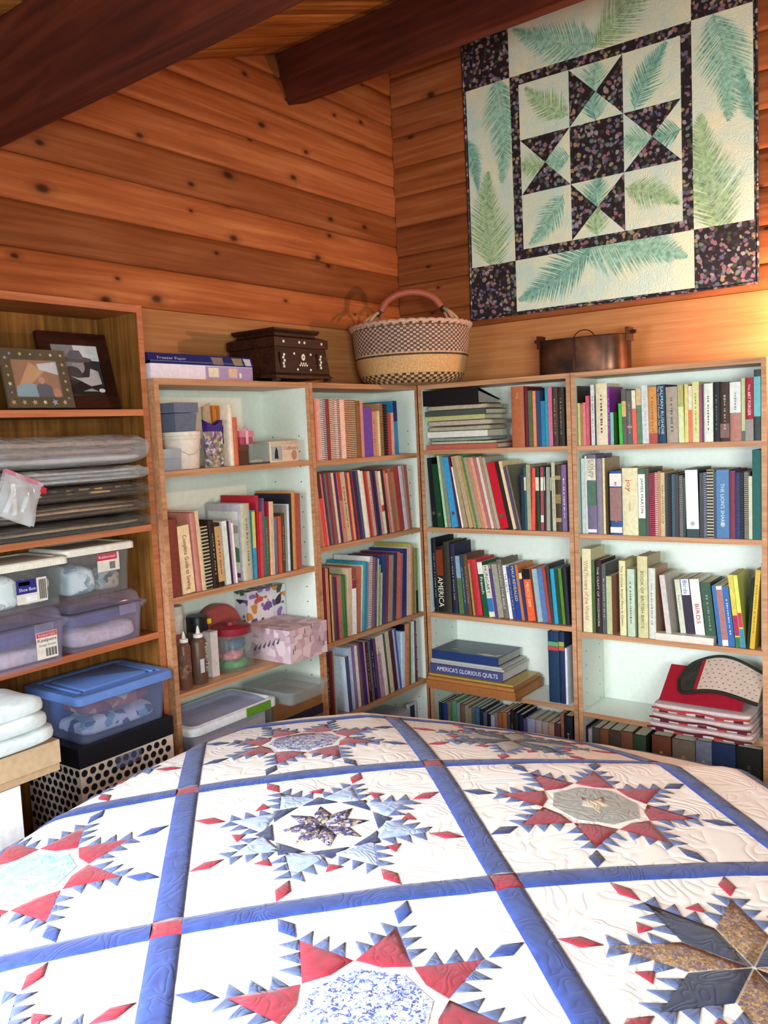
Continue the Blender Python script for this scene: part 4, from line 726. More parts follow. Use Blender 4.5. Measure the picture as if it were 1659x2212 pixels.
def cloth(label, x, y, z, w, d, h, m, seed, amp=.012, name='folded_fabric'):
    o = pillow(w, d, h, seed, amp, .38, .5, 40, 14, 12).build(name, m); o.location = (x, y, z); return tag(o, label, 'fabric')
NAVYC = plain('1e3a78', .85, var=.2); WHC = plain('d8d0d0', .85, var=.08)
cloth('white folded cloth in the lower right clear box', -1.845, .115, za+.005, .255, .165, .062, WHC, 11)
cloth('blue folded cloth on the white cloth in the lower right clear box', -1.845, .120, za+.074, .25, .16, .038, NAVYC, 12, .006)
cloth('white folded cloth in the snap case box', -2.17, .095, za+.005, .25, .17, .05, WHC, 13)
cloth('dark blue folded cloth on the white cloth in the snap case box', -2.17, .10, za+.062, .25, .17, .05, NAVYC, 14, .006)
cloth('pale blue tissue bundle in the upper right clear box', -1.905, .118, zt+.005, .105, .13, .095, print_mat('tissue_mix', ['c8d8e4', '9ab0c4', 'e4eaf0', '7a8ea4', 'd8e0e8'], 26, .8, warp=.15), 15)
cloth('dark grey fabric bundle in the upper right clear box', -1.793, .12, zt+.005, .10, .13, .08, print_mat('grey_mix', ['5a6468', '8a9296', '3a4246', 'a89a90', '6a7a84'], 30, .8, warp=.15), 16)
cloth('white lacy bundle in the upper left clear box', -2.20, .10, zt+.009, .12, .15, .095, print_mat('lace_mix', ['e4eae6', 'cfd8d4', 'f0f2f0', 'b8c0bc'], 30, .8, warp=.15), 17)
cloth('grey trimmings bundle in the upper left clear box', -2.08, .10, zt+.009, .10, .14, .085, print_mat('trim_mix', ['8a8680', 'b8b4ac', '6a625a', 'c8c0b4', 'a06a5a'], 30, .8, warp=.15), 18)
# polka-dot box and blue bin below
zd = ZA[3]+.0226
DX0, DX1, DY0, DY1, DH = -2.052, -1.682, -.072, .225, .345
t = thing('polka_dot_box', 'cream box with black polka dots and black lid under the blue bin', 'box', (DX0, DY0, zd)); W, D = DX1-DX0, DY1-DY0
mb = MB(); mb.box(.003, .003, 0, W-.003, D-.003, DH-.004); bd = mb.build('body', plain('d6c4b4', .6), t, smooth=False)
mb = MB(); mb.box(0, 0, DH-.062, W, D, DH); mb.build('lid', plain('15151c', .45), t, smooth=False)
mb = MB()
for k in range(9):
    for i in range(12):
        x = .018+.031*i+(.0155 if k % 2 else 0); zz = DH-.080-.027*k; r = .0112
        if x < W-.012: mb.prism([(x+r*math.cos(q*math.pi/7), .0028, zz+r*math.sin(q*math.pi/7)) for q in range(14)], (0, -.0006, 0))
        if x < D-.012: mb.prism([(.0028, x+r*math.cos(q*math.pi/7), zz+r*math.sin(q*math.pi/7)) for q in range(14)], (-.0006, 0, 0))
mb.build('dot_print', plain('17171e', .5), bd, smooth=False)
mb = MB(); mb.box(W*.36, -.003, DH-.105, W*.62, .0025, DH-.068); mb.build('label_holder', clear_plastic('8a90c0', .2), bd, smooth=False)
zb_ = zd+DH+.0008
BL = plain('668ad0', .35, var=.03); BT = clear_plastic('b4c4f0', .13, .12)
t, b = tote('lidded blue plastic bin full of bright fabric on the polka dot box', DX0+.02, -1.682, -.068, .215, zb_, .160, BT, BL, .018, .014, taper=.016)
w = -1.682-DX0-.02
mb = MB(); mb.loft([rrect(.05, .05, w-.05, .233, .012, .1565), rrect(.05, .05, w-.05, .233, .012, .163), rrect(.056, .056, w-.056, .227, .012, .166)]); mb.build('lid_panel', BL, t)
for xx in (.028, w-.040):
    mb = MB(); mb.loft([rrect(xx, .045, xx+.012, .238, .004, .1565), rrect(xx, .045, xx+.012, .238, .004, .163)]); mb.build('lid_rib', BL, t)
cloth('red and tan folded fabric in the blue bin', DX0+.20, .055, zb_+.068, .26, .16, .050, print_mat('red_scrap', ['a83a34', 'b85a4a', 'c89a7a', '8a2a2a', 'd8c0a8'], 26, .8), 21)
cloth('white and blue checked fabric along the bottom of the blue bin', DX0+.20, .055, zb_+.005, .29, .17, .056, print_mat('blue_scrap', ['d8dce8', 'e4e6ee', '3a5a8a', 'c8d0e4', '7ab0c4', 'e8e8f0'], 30, .8), 22)
cloth('blue folded fabric at the back of the blue bin', DX0+.20, .172, zb_+.005, .26, .05, .105, plain('3a5aa0', .8, var=.2), 23)
# stack at the left edge: white cube, cardboard box, folded cloth
yq = -.24; xr1 = uA(125, .98, yq); xr0 = uA(48, .85, yq)
ztan0 = z_at('L', xr1, 1662, yq); ztan1 = z_at('L', xr1, 1597, yq)
t = thing('storage_cube', 'white storage cube at the left edge under the cardboard box', 'cabinet', (xr0-.42, yq, 0))
hC = ztan0-.001
mb = MB(); mb.box(0, .012, 0, .42, .22, hC); mb.build('carcass', plain('e8ecec', .4), t, smooth=False)
mb = MB(); mb.box(.002, 0, .01, .418, .0115, hC-.002); mb.build('door', plain('eef0f0', .4), t, smooth=False)
t = thing('cardboard_box', 'tan cardboard box at the left edge under folded white cloth', 'box', (xr1-.50, yq, ztan0))
hb = ztan1-ztan0
mb = MB(); mb.box(0, 0, 0, .50, .23, hb-.003); mb.build('body', plain('b89a76', .7), t, smooth=False)
mb = MB(); mb.box(-.003, -.003, hb*.25, .503, .233, hb); mb.build('lid', plain('c2a684', .7), t, smooth=False)
t = thing('folded_sheet', 'folded pale blue-white cloth on the cardboard box at the left edge', 'cloth', (xr1-.27, yq+.105, ztan1+.0008))
for k in range(3):
    o = pillow(.53-.02*k, .25-.012*k, .052, 31+k, .008, .3, .45, 56, 14, 8).build('cloth_fold', plain('d2dcdc', .8, var=.05), t); o.location = (0.0, -.004*k, .043*k)
# ================================================================ CRAFT SHELVES OF THE FIRST PALE BOOKCASE
def PX(o, s): return lambda x, y: (o[0]+x/s, o[1]+y/s)
q1 = PX((340, 850), 1659/340); z1 = ZB[0]+TH+.0006
def U(q, x, y, z, d): return u_at('L', q(x, y)[0], z, d)
def ZZ(q, x, y, u, d): return z_at('L', u, q(x, y)[1], d)
# clear box of pins
d = .012; a, b = max(-1.583, U(q1, 45, 800, z1, d)), U(q1, 262, 800, z1, d); h = ZZ(q1, 150, 590, a, d)-z1
t = put('pin_box', 'small clear plastic box at the front left of the top craft shelf', 'box', 'L', a, d, z1)
mb = MB(); mb.loft([rrect(0, 0, b-a, .06, .004, 0, 2), rrect(0, 0, b-a, .06, .004, h*.55, 2)]); mb.build('base', clear_plastic('b8c0cc', .5), t)
mb = MB(); mb.loft([rrect(-.001, -.001, b-a+.001, .061, .004, h*.56, 2), rrect(-.001, -.001, b-a+.001, .061, .004, h, 2)]); mb.build('lid', clear_plastic('c8d0da', .5), t)
# little wooden boxes behind
t = put('trinket_box', 'small dark trinket box with gold lid at the back left of the top craft shelf', 'box', 'L', max(a+.005, -1.578), .165, z1)
mb = MB(); mb.box(0, 0, 0, .07, .08, .105); mb.build('body', plain('5a3a30', .6), t, smooth=False)
mb = MB(); mb.box(-.004, -.004, .106, .074, .084, .138); mb.build('lid', plain('c8a060', .35, .3), t, smooth=False)
mb = MB(); mb.lathe([(.022, 0), (.030, .02), (.026, .05), (.012, .062)], 8); o = mb.build('glass_knob', clear_plastic('d8b0a8', .45), t); o.location = (.035, .04, .1385)
# white bucket
bu = U(q1, 322, 790, z1, .075); r = .069; t = put('white_bucket', 'white plastic bucket under the grey-blue box', 'bucket', 'L', bu, .100, z1)
hb = ZZ(q1, 330, 395, bu, .03)-z1
mb = MB(); mb.lathe([(r*.86, 0), (r*.88, .004), (r, hb-.03), (r*1.04, hb-.028), (r*1.04, hb-.016)], 36); mb.build('body', plain('e4d4c8', .45), t)
mb = MB(); mb.lathe([(r*1.06, hb-.0155), (r*1.06, hb-.002), (r*1.02, hb), (.001, hb)], 36); mb.build('lid', plain('e6d8cc', .45), t)
mb = MB(); mb.tube(smoothpath([(-r*1.03, 0, hb-.03), (-.03, -r*1.02, hb-.085), (.03, -r*.98, hb-.06), (r*1.03, 0, hb-.03)]), .0018, 6); mb.build('bail_handle', plain('c8b8ac', .4), t)
# grey-blue box on the bucket
gb = U(q1, 188, 300, z1+hb, .03); ge = U(q1, 440, 300, z1+hb, .03); hg = ZZ(q1, 300, 85, (gb+ge)/2, .03)-z1-hb
t = put('gift_box', 'grey-blue square card box with lid on the white bucket', 'box', 'L', gb, .028, z1+hb+.0008); wg = ge-gb
mb = MB(); mb.loft([[(.01,.01,0),(wg-.01,.01,0),(wg-.01,.13,0),(.01,.13,0)], [(.004,.004,hg*.6),(wg-.004,.004,hg*.6),(wg-.004,.136,hg*.6),(.004,.136,hg*.6)]]); mb.build('base', plain('626a80', .6), t, smooth=False)
mb = MB(); mb.box(0, 0, hg*.62, wg, .14, hg-.004); mb.build('lid', plain('666e84', .6), t, smooth=False)
# floral gift bags
IRIS = print_mat('iris_print', ['8a6a9a', '6a4a8a', 'c8b8c8', '5a6a4a', 'a8807a', 'b8a894', '4a4a3a', '7a8a5a'], 95, .6); PURP = plain('3a2470', .5)
def giftbag(label, x0, x1, ytop, d, tilt=0):
    a, b = U(q1, x0, 780, z1, d), U(q1, x1, 780, z1, d); h = ZZ(q1, (x0+x1)/2, ytop, (a+b)/2, d)-z1; b -= .004
    t = put('gift_bag', label, 'gift bag', 'L', a, d, z1); w = b-a; D = .030
    mb = MB(); mb.loft([[(0,0,0),(w,0,0),(w,D,0),(0,D,0)], [(0,.002,h*.5),(w,.002,h*.5),(w,D-.002,h*.5),(0,D-.002,h*.5)], [(-.004,.004,h*.74),(w+.001,.004,h*.74),(w+.001,D-.004,h*.74),(-.004,D-.004,h*.74)]], cap1=False); mb.build('bag', IRIS, t, smooth=False)
    mb = MB(); mb.loft([[(-.004,.0035,h*.74),(w+.001,.0035,h*.74),(w+.001,D-.0035,h*.74),(-.004,D-.0035,h*.74)], [(-.004,.0,h*.93),(w*.5,.002,h*.86),(w*.5,D,h*.86),(-.004,D,h)], ], cap1=False, cap0=False)
    mb.loft([[(w*.5,.0035,h*.74),(w+.001,.0035,h*.74),(w+.001,D-.0035,h*.74),(w*.5,D-.0035,h*.74)], [(w*.5,.002,h*.86),(w+.002,0,h*.97),(w+.002,D,h*.97),(w*.5,D,h*.86)]], cap1=False, cap0=False)
    mb.build('purple_cuff', PURP, t, smooth=False); return t
giftbag('larger iris-print gift bag with purple cuff beside the white bucket', 562, 718, 265, .016)
giftbag('narrow iris-print gift bag with purple cuff behind the tall cream book', 724, 740, 305, .04)
a, b = U(q1, 528, 500, z1, .052), U(q1, 610, 500, z1, .052)
t = put('greeting_card', 'faded floral card standing behind the iris-print gift bag', 'card', 'L', a, .052, z1); w = b-a; hc = ZZ(q1, 560, 95, a, .052)-z1
mb = MB(); mb.prism([(0, 0, 0), (w, 0, 0), (w*1.02, .01, hc), (w*.05, .01, hc*.93)], (0, .004, 0)); mb.build('card_sheet', print_mat('faded_roses', ['b89a84', 'c8a890', 'a8705e', 'a49a78', 'b8947c'], 34, .7), t, smooth=False)
a, b = U(q1, 618, 500, z1, .052), U(q1, 690, 500, z1, .052); hf = ZZ(q1, 700, 125, a, .052)-z1; w = b-a
t = put('orange_frame', 'small orange wooden frame behind the gift bags', 'picture frame', 'L', a, .052, z1)
for bx in ((0, 0, w, .014), (0, hf-.014, w, hf), (0, .014, .011, hf-.014), (w-.011, .014, w, hf-.014)):
    mb = MB(); mb.box(bx[0], 0, bx[1], bx[2], .014, bx[3]); mb.build('frame_side', plain('b8641e', .4), t, smooth=False)
mb = MB(); mb.box(.011, .006, .014, w-.011, .010, hf-.014); mb.build('picture', plain('c8a860', .3, .4), t, smooth=False)
# two tall thin books
for x0, x1, yt, c, lab, sd in ((778, 815, 118, 'e8d2bc', 'tall slim cream book beside the gift bags', 0), (820, 862, 250, 'c8624a', 'salmon-red book beside the tall cream book', 0)):
    d = .012; a, b = U(q1, x0, 778, z1, d), U(q1, x1, 778, z1, d); h = ZZ(q1, x0+20, yt, a, d)-z1
    bk = make_book('hardback_book', b-a, h, .148, c, 'h'); bk.location = pt('L', a, d, z1); tag(bk, lab+' on the top craft shelf', 'book')
# small dark box, pink gift box, glass tank, tin
a, b = U(q1, 868, 740, z1, .012), U(q1, 968, 740, z1, .012); h = ZZ(q1, 900, 545, a, .012)-z1
t = put('wooden_box', 'small dark wooden box beside the glass display case', 'box', 'L', a, .012, z1)
mb = MB(); mb.box(0, 0, 0, b-a, .12, h*.7); mb.build('base', plain('4a2a20', .5), t, smooth=False)
mb = MB(); mb.box(-.001, -.001, h*.71, b-a+.001, .121, h); mb.build('lid', plain('5a3426', .5), t, smooth=False)
pa, pb = U(q1, 872, 540, z1+h, .05), U(q1, 1060, 540, z1+h, .05); ph = ZZ(q1, 960, 400, pa, .05)-z1-h
t = put('pink_gift_box', 'pink gift box with pale bow on the small dark wooden box', 'box', 'L', pa, .05, z1+h+.0008); w = pb-pa-.02
w = min(w, .09)
mb = MB(); mb.box(.004, .004, 0, w-.004, .076, ph*.55); mb.build('base', plain('b8486e', .5), t, smooth=False)
mb = MB(); mb.box(0, 0, ph*.56, w, .08, ph); mb.build('lid', plain('d0809a', .5), t, smooth=False)
mb = MB()
for s in (-1, 1): mb.tube(smoothpath([(w/2, .02, ph), (w/2+s*.022, .02, ph+.016), (w/2+s*.03, .02, ph+.004), (w/2, .02, ph)]), .004, 6)
mb.box(w/2-.007, -.001, 0, w/2+.007, 0, ph); mb.build('bow', plain('e0b8c4', .4), t)
a, b = U(q1, 978, 735, z1, .012), U(q1, 1190, 735, z1, .012); h = ZZ(q1, 1080, 535, a, .012)-z1; w = b-a
t = put('glass_case', 'small clear glass display case beside the cream tin', 'glass case', 'L', a, .012, z1)
mb = MB(); mb.box(0, 0, 0, w, .11, .006); mb.build('base', plain('4a4038', .5), t, smooth=False)
mb = MB()
for bx in ((0,0,.006,w,.002,h),(0,.108,.006,w,.11,h),(0,.002,.006,.002,.108,h),(w-.002,.002,.006,w,.108,h),(0,0,h,w,.11,h+.002)): mb.box(*bx)
mb.build('glass_panes', clear_plastic('c8d8d4', .16, .06), t, smooth=False)
mb = MB(); mb.box(w*.3, .02, .0065, w*.8, .05, .016); mb.build('display_strip', plain('d8c8bc', .5), t, smooth=False)
a2, b2 = U(q1, 1192, 738, z1, .012), U(q1, 1505, 738, z1, .012); h2 = ZZ(q1, 1400, 485, b2, .012)-z1; w2 = b2-a2
b2 = min(b2, -.831); w2 = b2-a2
t = put('cream_tin', 'cream tin with cat picture and brown lettering at the right of the top craft shelf', 'tin', 'L', a2, .012, z1)
mb = MB(); mb.loft([rrect(0, 0, w2, .10, .01, 0, 3), rrect(0, 0, w2, .10, .01, h2-.018, 3)]); bd = mb.build('body', plain('d8bca4', .35), t)
mb = MB(); mb.loft([rrect(-.001, -.001, w2+.001, .101, .011, h2-.0175, 3), rrect(-.001, -.001, w2+.001, .101, .011, h2-.003, 3), rrect(.004, .004, w2-.004, .096, .01, h2, 3)]); mb.build('lid', plain('c4b09c', .35), t)
mb = MB(); mb.box(w2*.05, -.0007, .008, w2*.40, 0, h2-.022); pc = mb.build('picture_panel', plain('9aa4a8', .4), bd, smooth=False)
mb = MB(); mb.prism([(w2*.14, -.0012, .016), (w2*.27, -.0012, .014), (w2*.25, -.0012, .05), (w2*.2, -.0012, .062), (w2*.16, -.0012, .04)], (0, .0004, 0)); mb.build('cat_print', plain('1c1a1c', .4), pc, smooth=False)
bb_, nm = lettering("Cadbury's", bd, .022, w2*.48, (w2*.69, -.0008, h2*.62), (1, 0, 0), (0, 0, 1), (0, -1, 0)); bb_.build(nm, plain('9a6a58', .5), bd, smooth=False, fix=False)
mb = MB(); mb.prism([(w2*.80+.016*math.cos(k*math.pi/8), -.0006, h2*.30+.020*math.sin(k*math.pi/8)) for k in range(16)], (0, .0004, 0)); mb.build('medallion', plain('a88070', .5), bd, smooth=False)
# ---------------------------------------------------------------- third shelf: glue, tins, jar, boxes
q3 = PX((360, 1260), 1659/360); z3 = ZB[2]+TH+.0006
def bottle(name, label, x0, x1, yt, d, prof, col, cat='bottle', yb=950):
    a, b = U(q3, x0, yb, z3, d), U(q3, x1, yb, z3, d); r = (x1-x0)/(1659/360)/2*((pt('L', a, d, z3)-CAM).dot(FW))/F_PX; h = ZZ(q3, (x0+x1)/2, yt, (a+b)/2, d)-z3
    t = put(name, label, cat, 'L', (a+b)/2, d+r, z3);     return t, r, h
t, r, h = bottle('glue_bottle', 'shorter brown glue bottle with white nozzle at the front left', 180, 312, 485, .014, None, None, yb=1010)
mb = MB(); mb.lathe([(r*.92, 0), (r, .006), (r, h*.74), (r*.7, h*.80), (r*.62, h*.81)], 20, sy=.8); bd = mb.build('bottle', plain('6d4638', .35), t)
mb = MB(); mb.lathe([(r*.66, h*.812), (r*.66, h*.87), (r*.3, h*.88), (r*.22, h*.95), (r*.08, h)], 16); mb.build('nozzle', plain('eceae6', .4), t)
mb = MB(); mb.lathe([(r*1.005, h*.2), (r*1.005, h*.6)], 20, sy=.8, cap0=False, cap1=False); mb.build('label_wrap', print_mat('glue_label', ['6a4236', '7a5242', '8a6a4a', '5a3a34'], 60), t)
t, r, h = bottle('glue_bottle', 'taller brown glue bottle with white nozzle and white barcode', 315, 480, 430, .018, None, None, yb=990)
mb = MB(); mb.lathe([(r*.92, 0), (r, .006), (r, h*.72), (r*.7, h*.79), (r*.55, h*.80)], 20, sy=.8); bd = mb.build('bottle', plain('64483c', .35), t)
mb = MB(); mb.lathe([(r*.6, h*.802), (r*.6, h*.86), (r*.28, h*.87), (r*.2, h*.94), (r*.08, h)], 16); mb.build('nozzle', plain('eceae6', .4), t)
mb = MB(); mb.box(-r*.55, -r*.80, h*.2, r*.05, -r*.72, h*.44); mb.build('barcode', plain('c8c8d4', .5), t, smooth=False)
bb_, nm = lettering('Fabric-Tac', t, r*.5, h*.5, (r*.5, -r*.79, h*.45), (0, 0, -1), (1, 0, 0), (.3, -.95, 0)); bb_.build(nm, plain('c8b4a8', .5), t, smooth=False, fix=False)
t, r, h = bottle('spray_can', 'spray can with black cap and yellow tag behind the glue bottles', 300, 512, 330, .098, None, None, yb=900)
mb = MB(); mb.lathe([(r*.95, 0), (r, .006), (r, h*.72), (r*.9, h*.75)], 24); mb.build('can', plain('5a4a52', .3), t)
mb = MB(); mb.lathe([(r*1.02, h*.752), (r*1.02, h*.97), (r*.95, h), (.001, h)], 24); cp = mb.build('cap', plain('16161c', .4), t)
mb = MB(); mb.box(r*.45, -r*1.06, h*.86, r*.85, -r*.6, h*.94); mb.build('yellow_tag', plain('d8c020', .5), cp, smooth=False)
a, b = U(q3, 470, 930, z3, .055), U(q3, 540, 930, z3, .055); h = ZZ(q3, 500, 490, a, .055)-z3
t = put('white_carton', 'slim white carton beside the taller glue bottle', 'carton', 'L', a, .06, z3)
mb = MB(); mb.box(0, 0, 0, b-a, .045, h-.006); bd = mb.build('body', plain('d8d0d0', .5), t, smooth=False)
mb = MB(); mb.box(-.0005, -.0005, h-.0055, b-a+.0005, .0455, h); mb.build('flap', plain('c4bcc0', .5), t, smooth=False)
t, r, h = bottle('craft_canister', 'canister with white cap and pink label at the back left behind the glue bottles', 80, 270, 235, .16, None, None, yb=900)
mb = MB(); mb.lathe([(r*.96, 0), (r, .004), (r, h*.62)], 28); mb.build('body', plain('b89690', .5), t)
mb = MB(); mb.lathe([(r*.98, h*.622), (r*.98, h*.96), (r*.9, h), (.001, h)], 28); mb.build('cap', plain('dcd0c8', .45), t)
mb = MB(); mb.lathe([(r*1.006, h*.52), (r*1.006, h*.615)], 28, cap0=False, cap1=False); mb.build('pink_band', plain('b8646a', .5), t)
t, r, h = bottle('small_bottle', 'small pink pointed bottle beside the bookcase side behind the shorter glue bottle', 85, 155, 450, .085, None, None, yb=950)
mb = MB(); mb.lathe([(r, 0), (r, h*.66), (r*.5, h*.74)], 16); mb.build('bottle', plain('c89a8c', .5), t)
mb = MB(); mb.lathe([(r*.5, h*.742), (r*.36, h*.8), (r*.1, h)], 12); mb.build('tip', plain('d8a090', .5), t)
# round red tin standing on its edge
ra, rb = U(q3, 330, 500, z3+.1, .2), U(q3, 745, 500, z3+.1, .2); R = .118
t = put('round_tin', 'round dusty-red tin standing on edge at the back of the glue shelf', 'tin', 'L', (ra+rb)/2, .2165, z3+R)
t.rotation_euler = (math.pi/2, 0, 0)
mb = MB(); mb.lathe([(R*.97, -.026), (R, -.024), (R, -.002)], 40); mb.build('base', plain('7a3030', .4), t)
mb = MB(); mb.lathe([(R, -.0015), (R, .018), (R*.96, .022), (.001, .022)], 40); ld = mb.build('lid', plain('a04a48', .4), t)
mb = MB(); mb.lathe([(R*.22, .0222), (R*.22, .030), (.001, .032)], 24); o = mb.build('knob', plain('4a1c20', .4), ld); o.location = (.0, -R*.35, 0)
# jar with red lid
ja, jb = U(q3, 575, 880, z3, .02), U(q3, 985, 850, z3, .02); r = .083; h = ZZ(q3, 780, 395, (ja+jb)/2, .02)-z3
t = put('plastic_jar', 'clear plastic jar with red lid holding sewing bits', 'jar', 'L', (ja+jb)/2, .004+r, z3)
mb = MB(); mb.lathe([(r*.9, 0), (r, .010), (r, h*.66), (r*.86, h*.76), (r*.84, h*.76), (r*.97, h*.65), (r*.97, .012), (r*.87, .004)], 36); mb.build('jar', clear_plastic('e8f0ec', .05, .05), t)
mb = MB(); mb.lathe([(r*.90, h*.762), (r*.92, h*.80), (r*.92, h*.9), (r*.8, h*.93), (r*.3, h*.94), (r*.26, h), (.001, h)], 36); mb.build('lid', plain('84202e', .35), t)
JP = t.location
for k, (dx, dy, dz, rr, c, lb) in enumerate(((0, 0, .004, .60, '4a8a4a', 'green ribbon coil at the bottom of the clear jar'), (-.02, -.01, .042, .48, 'c06a7a', 'pink scraps in the middle of the clear jar'), (.02, .0, .075, .40, '2a4a6a', 'dark blue scraps at the top of the clear jar'))):
    o = pillow(r*2*rr*1.15, r*2*rr*1.1, .036, 40+k, .010, .9, .8, 28, 10, 30).build('fabric_scraps', plain(c, .7, var=.2)); o.location = JP+Vector((dx, dy, dz)); tag(o, lb, 'scraps')
# pansy-print box at the back right and marbled box in front of it
PANSY = print_mat('pansy_print', ['6a4a8a', 'a83a3a', 'd8d0dc', '3a4a34', 'c8843a', '8a6aa8', '2a1a24', 'd8c8d0', '4a6a3a', 'b84a4a'], 24, .5, base='d8d4dc', th=(.50, .58), warp=.06)
a, b = U(q3, 820, 420, z3+.1, .172), U(q3, 1445, 420, z3+.1, .172); b = min(b, -.832); h = ZZ(q3, 1100, 95, a, .172)-z3; h = min(h, ZB[1]-z3-.008); w = b-a
t = put('pansy_box', 'tall white box printed with pansies behind the marbled box', 'box', 'L', a, .172, z3)
mb = MB(); mb.box(.002, .002, 0, w-.002, .072, h-.032); bd = mb.build('body', PANSY, t, smooth=False)
mb = MB(); mb.box(0, 0, h-.0315, w, .074, h); mb.build('lid', PANSY, t, smooth=False)
MARB = print_mat('marbled_paper', ['c4a8b0', 'd0b4ba', 'b898a4', 'c8b0b8', 'a8909a', 'd8c0c4'], 28, .55)
c0 = on(*q3(1240, 812), 2, z3); c1 = on(*q3(1600, 700), 2, z3)
t = thing('marbled_box', 'pale pink marbled box jutting out from the glue shelf beside the jar', 'box', (c0.x, max(c0.y, -.11), z3+.0004), 0)
yM = max(c0.y, -.11); a = u_at('L', q3(1240, 812)[0], z3, yM); b = u_at('L', q3(1608, 690)[0], z3, yM); w = min(b-a, .26); t.location.x = a
h = z_at('L', a, q3(1235, 480)[1], yM)-z3; dM = .168-yM
mb = MB(); mb.box(.002, .002, 0, w-.002, dM-.002, h-.045); mb.build('body', MARB, t, smooth=False)
mb = MB(); mb.box(0, 0, h-.0445, w, dM, h); ld = mb.build('lid', MARB, t, smooth=False)
for k in range(7):
    x = random.uniform(.0, .9)*w; zz = random.uniform(.2, .9)*h; mb = MB(); mb.prism([(x, -.0006, zz), (x+.006, -.0006, zz+.004), (x+.004, -.0006, zz+.026), (x+.0, -.0006, zz+.02)], (0, .0004, 0)); mb.build('leaf_print', plain('7a6470', .6), ld, smooth=False)
for k in range(6):
    y = dM*(.25+.1*k); zz = h*(.55-.06*k); mb = MB(); mb.prism([(-.0006, y, zz), (-.0006, y+.01, zz+.004), (-.0006, y-.012, zz+.03)], (.0004, 0, 0)); mb.build('leaf_print', plain('4a4c66', .6), ld, smooth=False)
# ---------------------------------------------------------------- fourth shelf: handled box, tray
z4 = ZB[3]+TH+.0006
yB = -.045; a = -1.578; b = u_at('L', 600, .70, yB); ht = z_at('L', b, 1503, yB)-z4
t = put('file_box', 'clear lidded box with white rim and green handle under the glue shelf', 'storage box', 'L', a, yB, z4); w = b-a; D = .26
mb = MB(); mb.loft([rrect(.012, .012, w-.012, D-.012, .03, 0), rrect(.004, .004, w-.004, D-.004, .03, ht-.035)]); mb.build('body', clear_plastic('c8cce8', .14, .1), t)
mb = MB(); o0 = rrect(-.006, -.006, w+.006, D+.004, .035, ht-.034); mb.loft([o0, rrect(-.006, -.006, w+.006, D+.004, .035, ht-.006), rrect(.012, .012, w-.012, D-.012, .03, ht-.002), rrect(.02, .02, w-.02, D-.02, .03, ht-.012)], cap1=False); mb.build('white_rim', plain('e6eaf2', .4), t)
mb = MB(); mb.loft([rrect(.02, .02, w-.02, D-.02, .03, ht-.012), rrect(.05, .05, w-.05, D-.05, .03, ht+.010), rrect(.10, .08, w-.10, D-.08, .02, ht+.014)]); mb.build('lid', clear_plastic('c4c8ea', .25, .1), t)
mb = MB(); mb.box(w*.60, -.010, ht-.036, w*.90, -.0055, ht-.003); mb.build('green_handle', plain('5c8a2c', .45), t, smooth=False)
o = MB(); o.box(0, 0, 0, w-.07, .19, ht-.055); o = o.build('paper_stack', plain('d8d8e4', .7), None, smooth=False); o.location = pt('L', -1.578+.035, yB+.035, z4+.002); tag(o, 'stack of white paper inside the green-handled box', 'paper')
a = b+.02; t = put('wooden_block', 'brown wooden block holding up the clear tray beside the green-handled box', 'block', 'L', a, -.01, z4)
mb = MB(); mb.loft([rrect(0, 0, -.834-a, .20, .01, 0), rrect(0, 0, -.834-a, .20, .01, .20)]); mb.build('block', plain('8a6038', .6), t)
mb = MB(); mb.box(-.001, -.001, .08, -.833-a, .0, .12); mb.build('dark_band', plain('2a2438', .5), t, smooth=False)
yT = -.115; u0 = u_at('L', 608, .76, yT); u1 = u_at('L', 712, .80, yT)
t = put('clear_tray', 'shallow clear plastic tray jutting out below the marbled box', 'tray', 'L', u0+.058, yT, z4+.2010); w = u1-u0-.058; w = min(w, .36)
mb = MB(); mb.loft([rrect(.015, .015, w-.015, .27, .02, 0), rrect(0, 0, w, .285, .025, .05), rrect(.004, .004, w-.004, .281, .022, .05), rrect(.018, .018, w-.018, .267, .018, .004)]); mb.build('tray', clear_plastic('d0d8d8', .16, .08), t)
mb = MB(); mb.loft([rrect(-.004, -.004, w+.004, .289, .028, .0505), rrect(-.004, -.004, w+.004, .289, .028, .056), rrect(.02, .02, w-.02, .265, .02, .062)]); mb.build('lid', clear_plastic('d8e0e0', .16, .08), t)
# ================================================================ LYING STACKS ON THE RIGHT-HAND BOOKCASES
q = PX((900, 820), S4); zb = ZD[0]+TH
def lying(name, label, cat, side, u0, u1, d0, depth, z, h, cover, pages='d0c8b4', kind='book', group=None, rz=0, text=None, tcol='e8e0e8', spine=None):
    t = put(name, label, cat, side, u0, d0, z, rz, group); w = u1-u0
    if kind == 'paper':
        pillow(w, depth, h, len(label), .0035, .18, .35, 44, 8, 6).build('paper_sheaf', plain(cover, .7, var=.08), t).location = (w/2, depth/2, 0)
        return t
    th = min(.003, h*.16)
    mb = MB(); mb.box(0, 0, 0, w, depth, th); mb.build('back_cover', plain(cover, .4), t, smooth=False)
    mb = MB(); mb.box(0, 0, h-th, w, depth, h); fc = mb.build('front_cover', plain(cover, .3), t, smooth=False)
    mb = MB(); mb.box(0, -.001, 0, w, .003, h); sp = mb.build('spine', plain(spine or cover, .4), t, smooth=False)
    mb = MB(); mb.box(.003, .0035, th+.0003, w-.003, depth-.003, h-th-.0003); mb.build('pages', plain(pages, .8), t, smooth=False)
    if text: 
        b, nm = lettering(text, sp, h*.55, w*.84, (w*.52, -.0016, h*.5), (1, 0, 0), (0, 0, 1), (0, -1, 0)); b.build(nm, plain(tcol, .5), sp, smooth=False, fix=False)
    return t
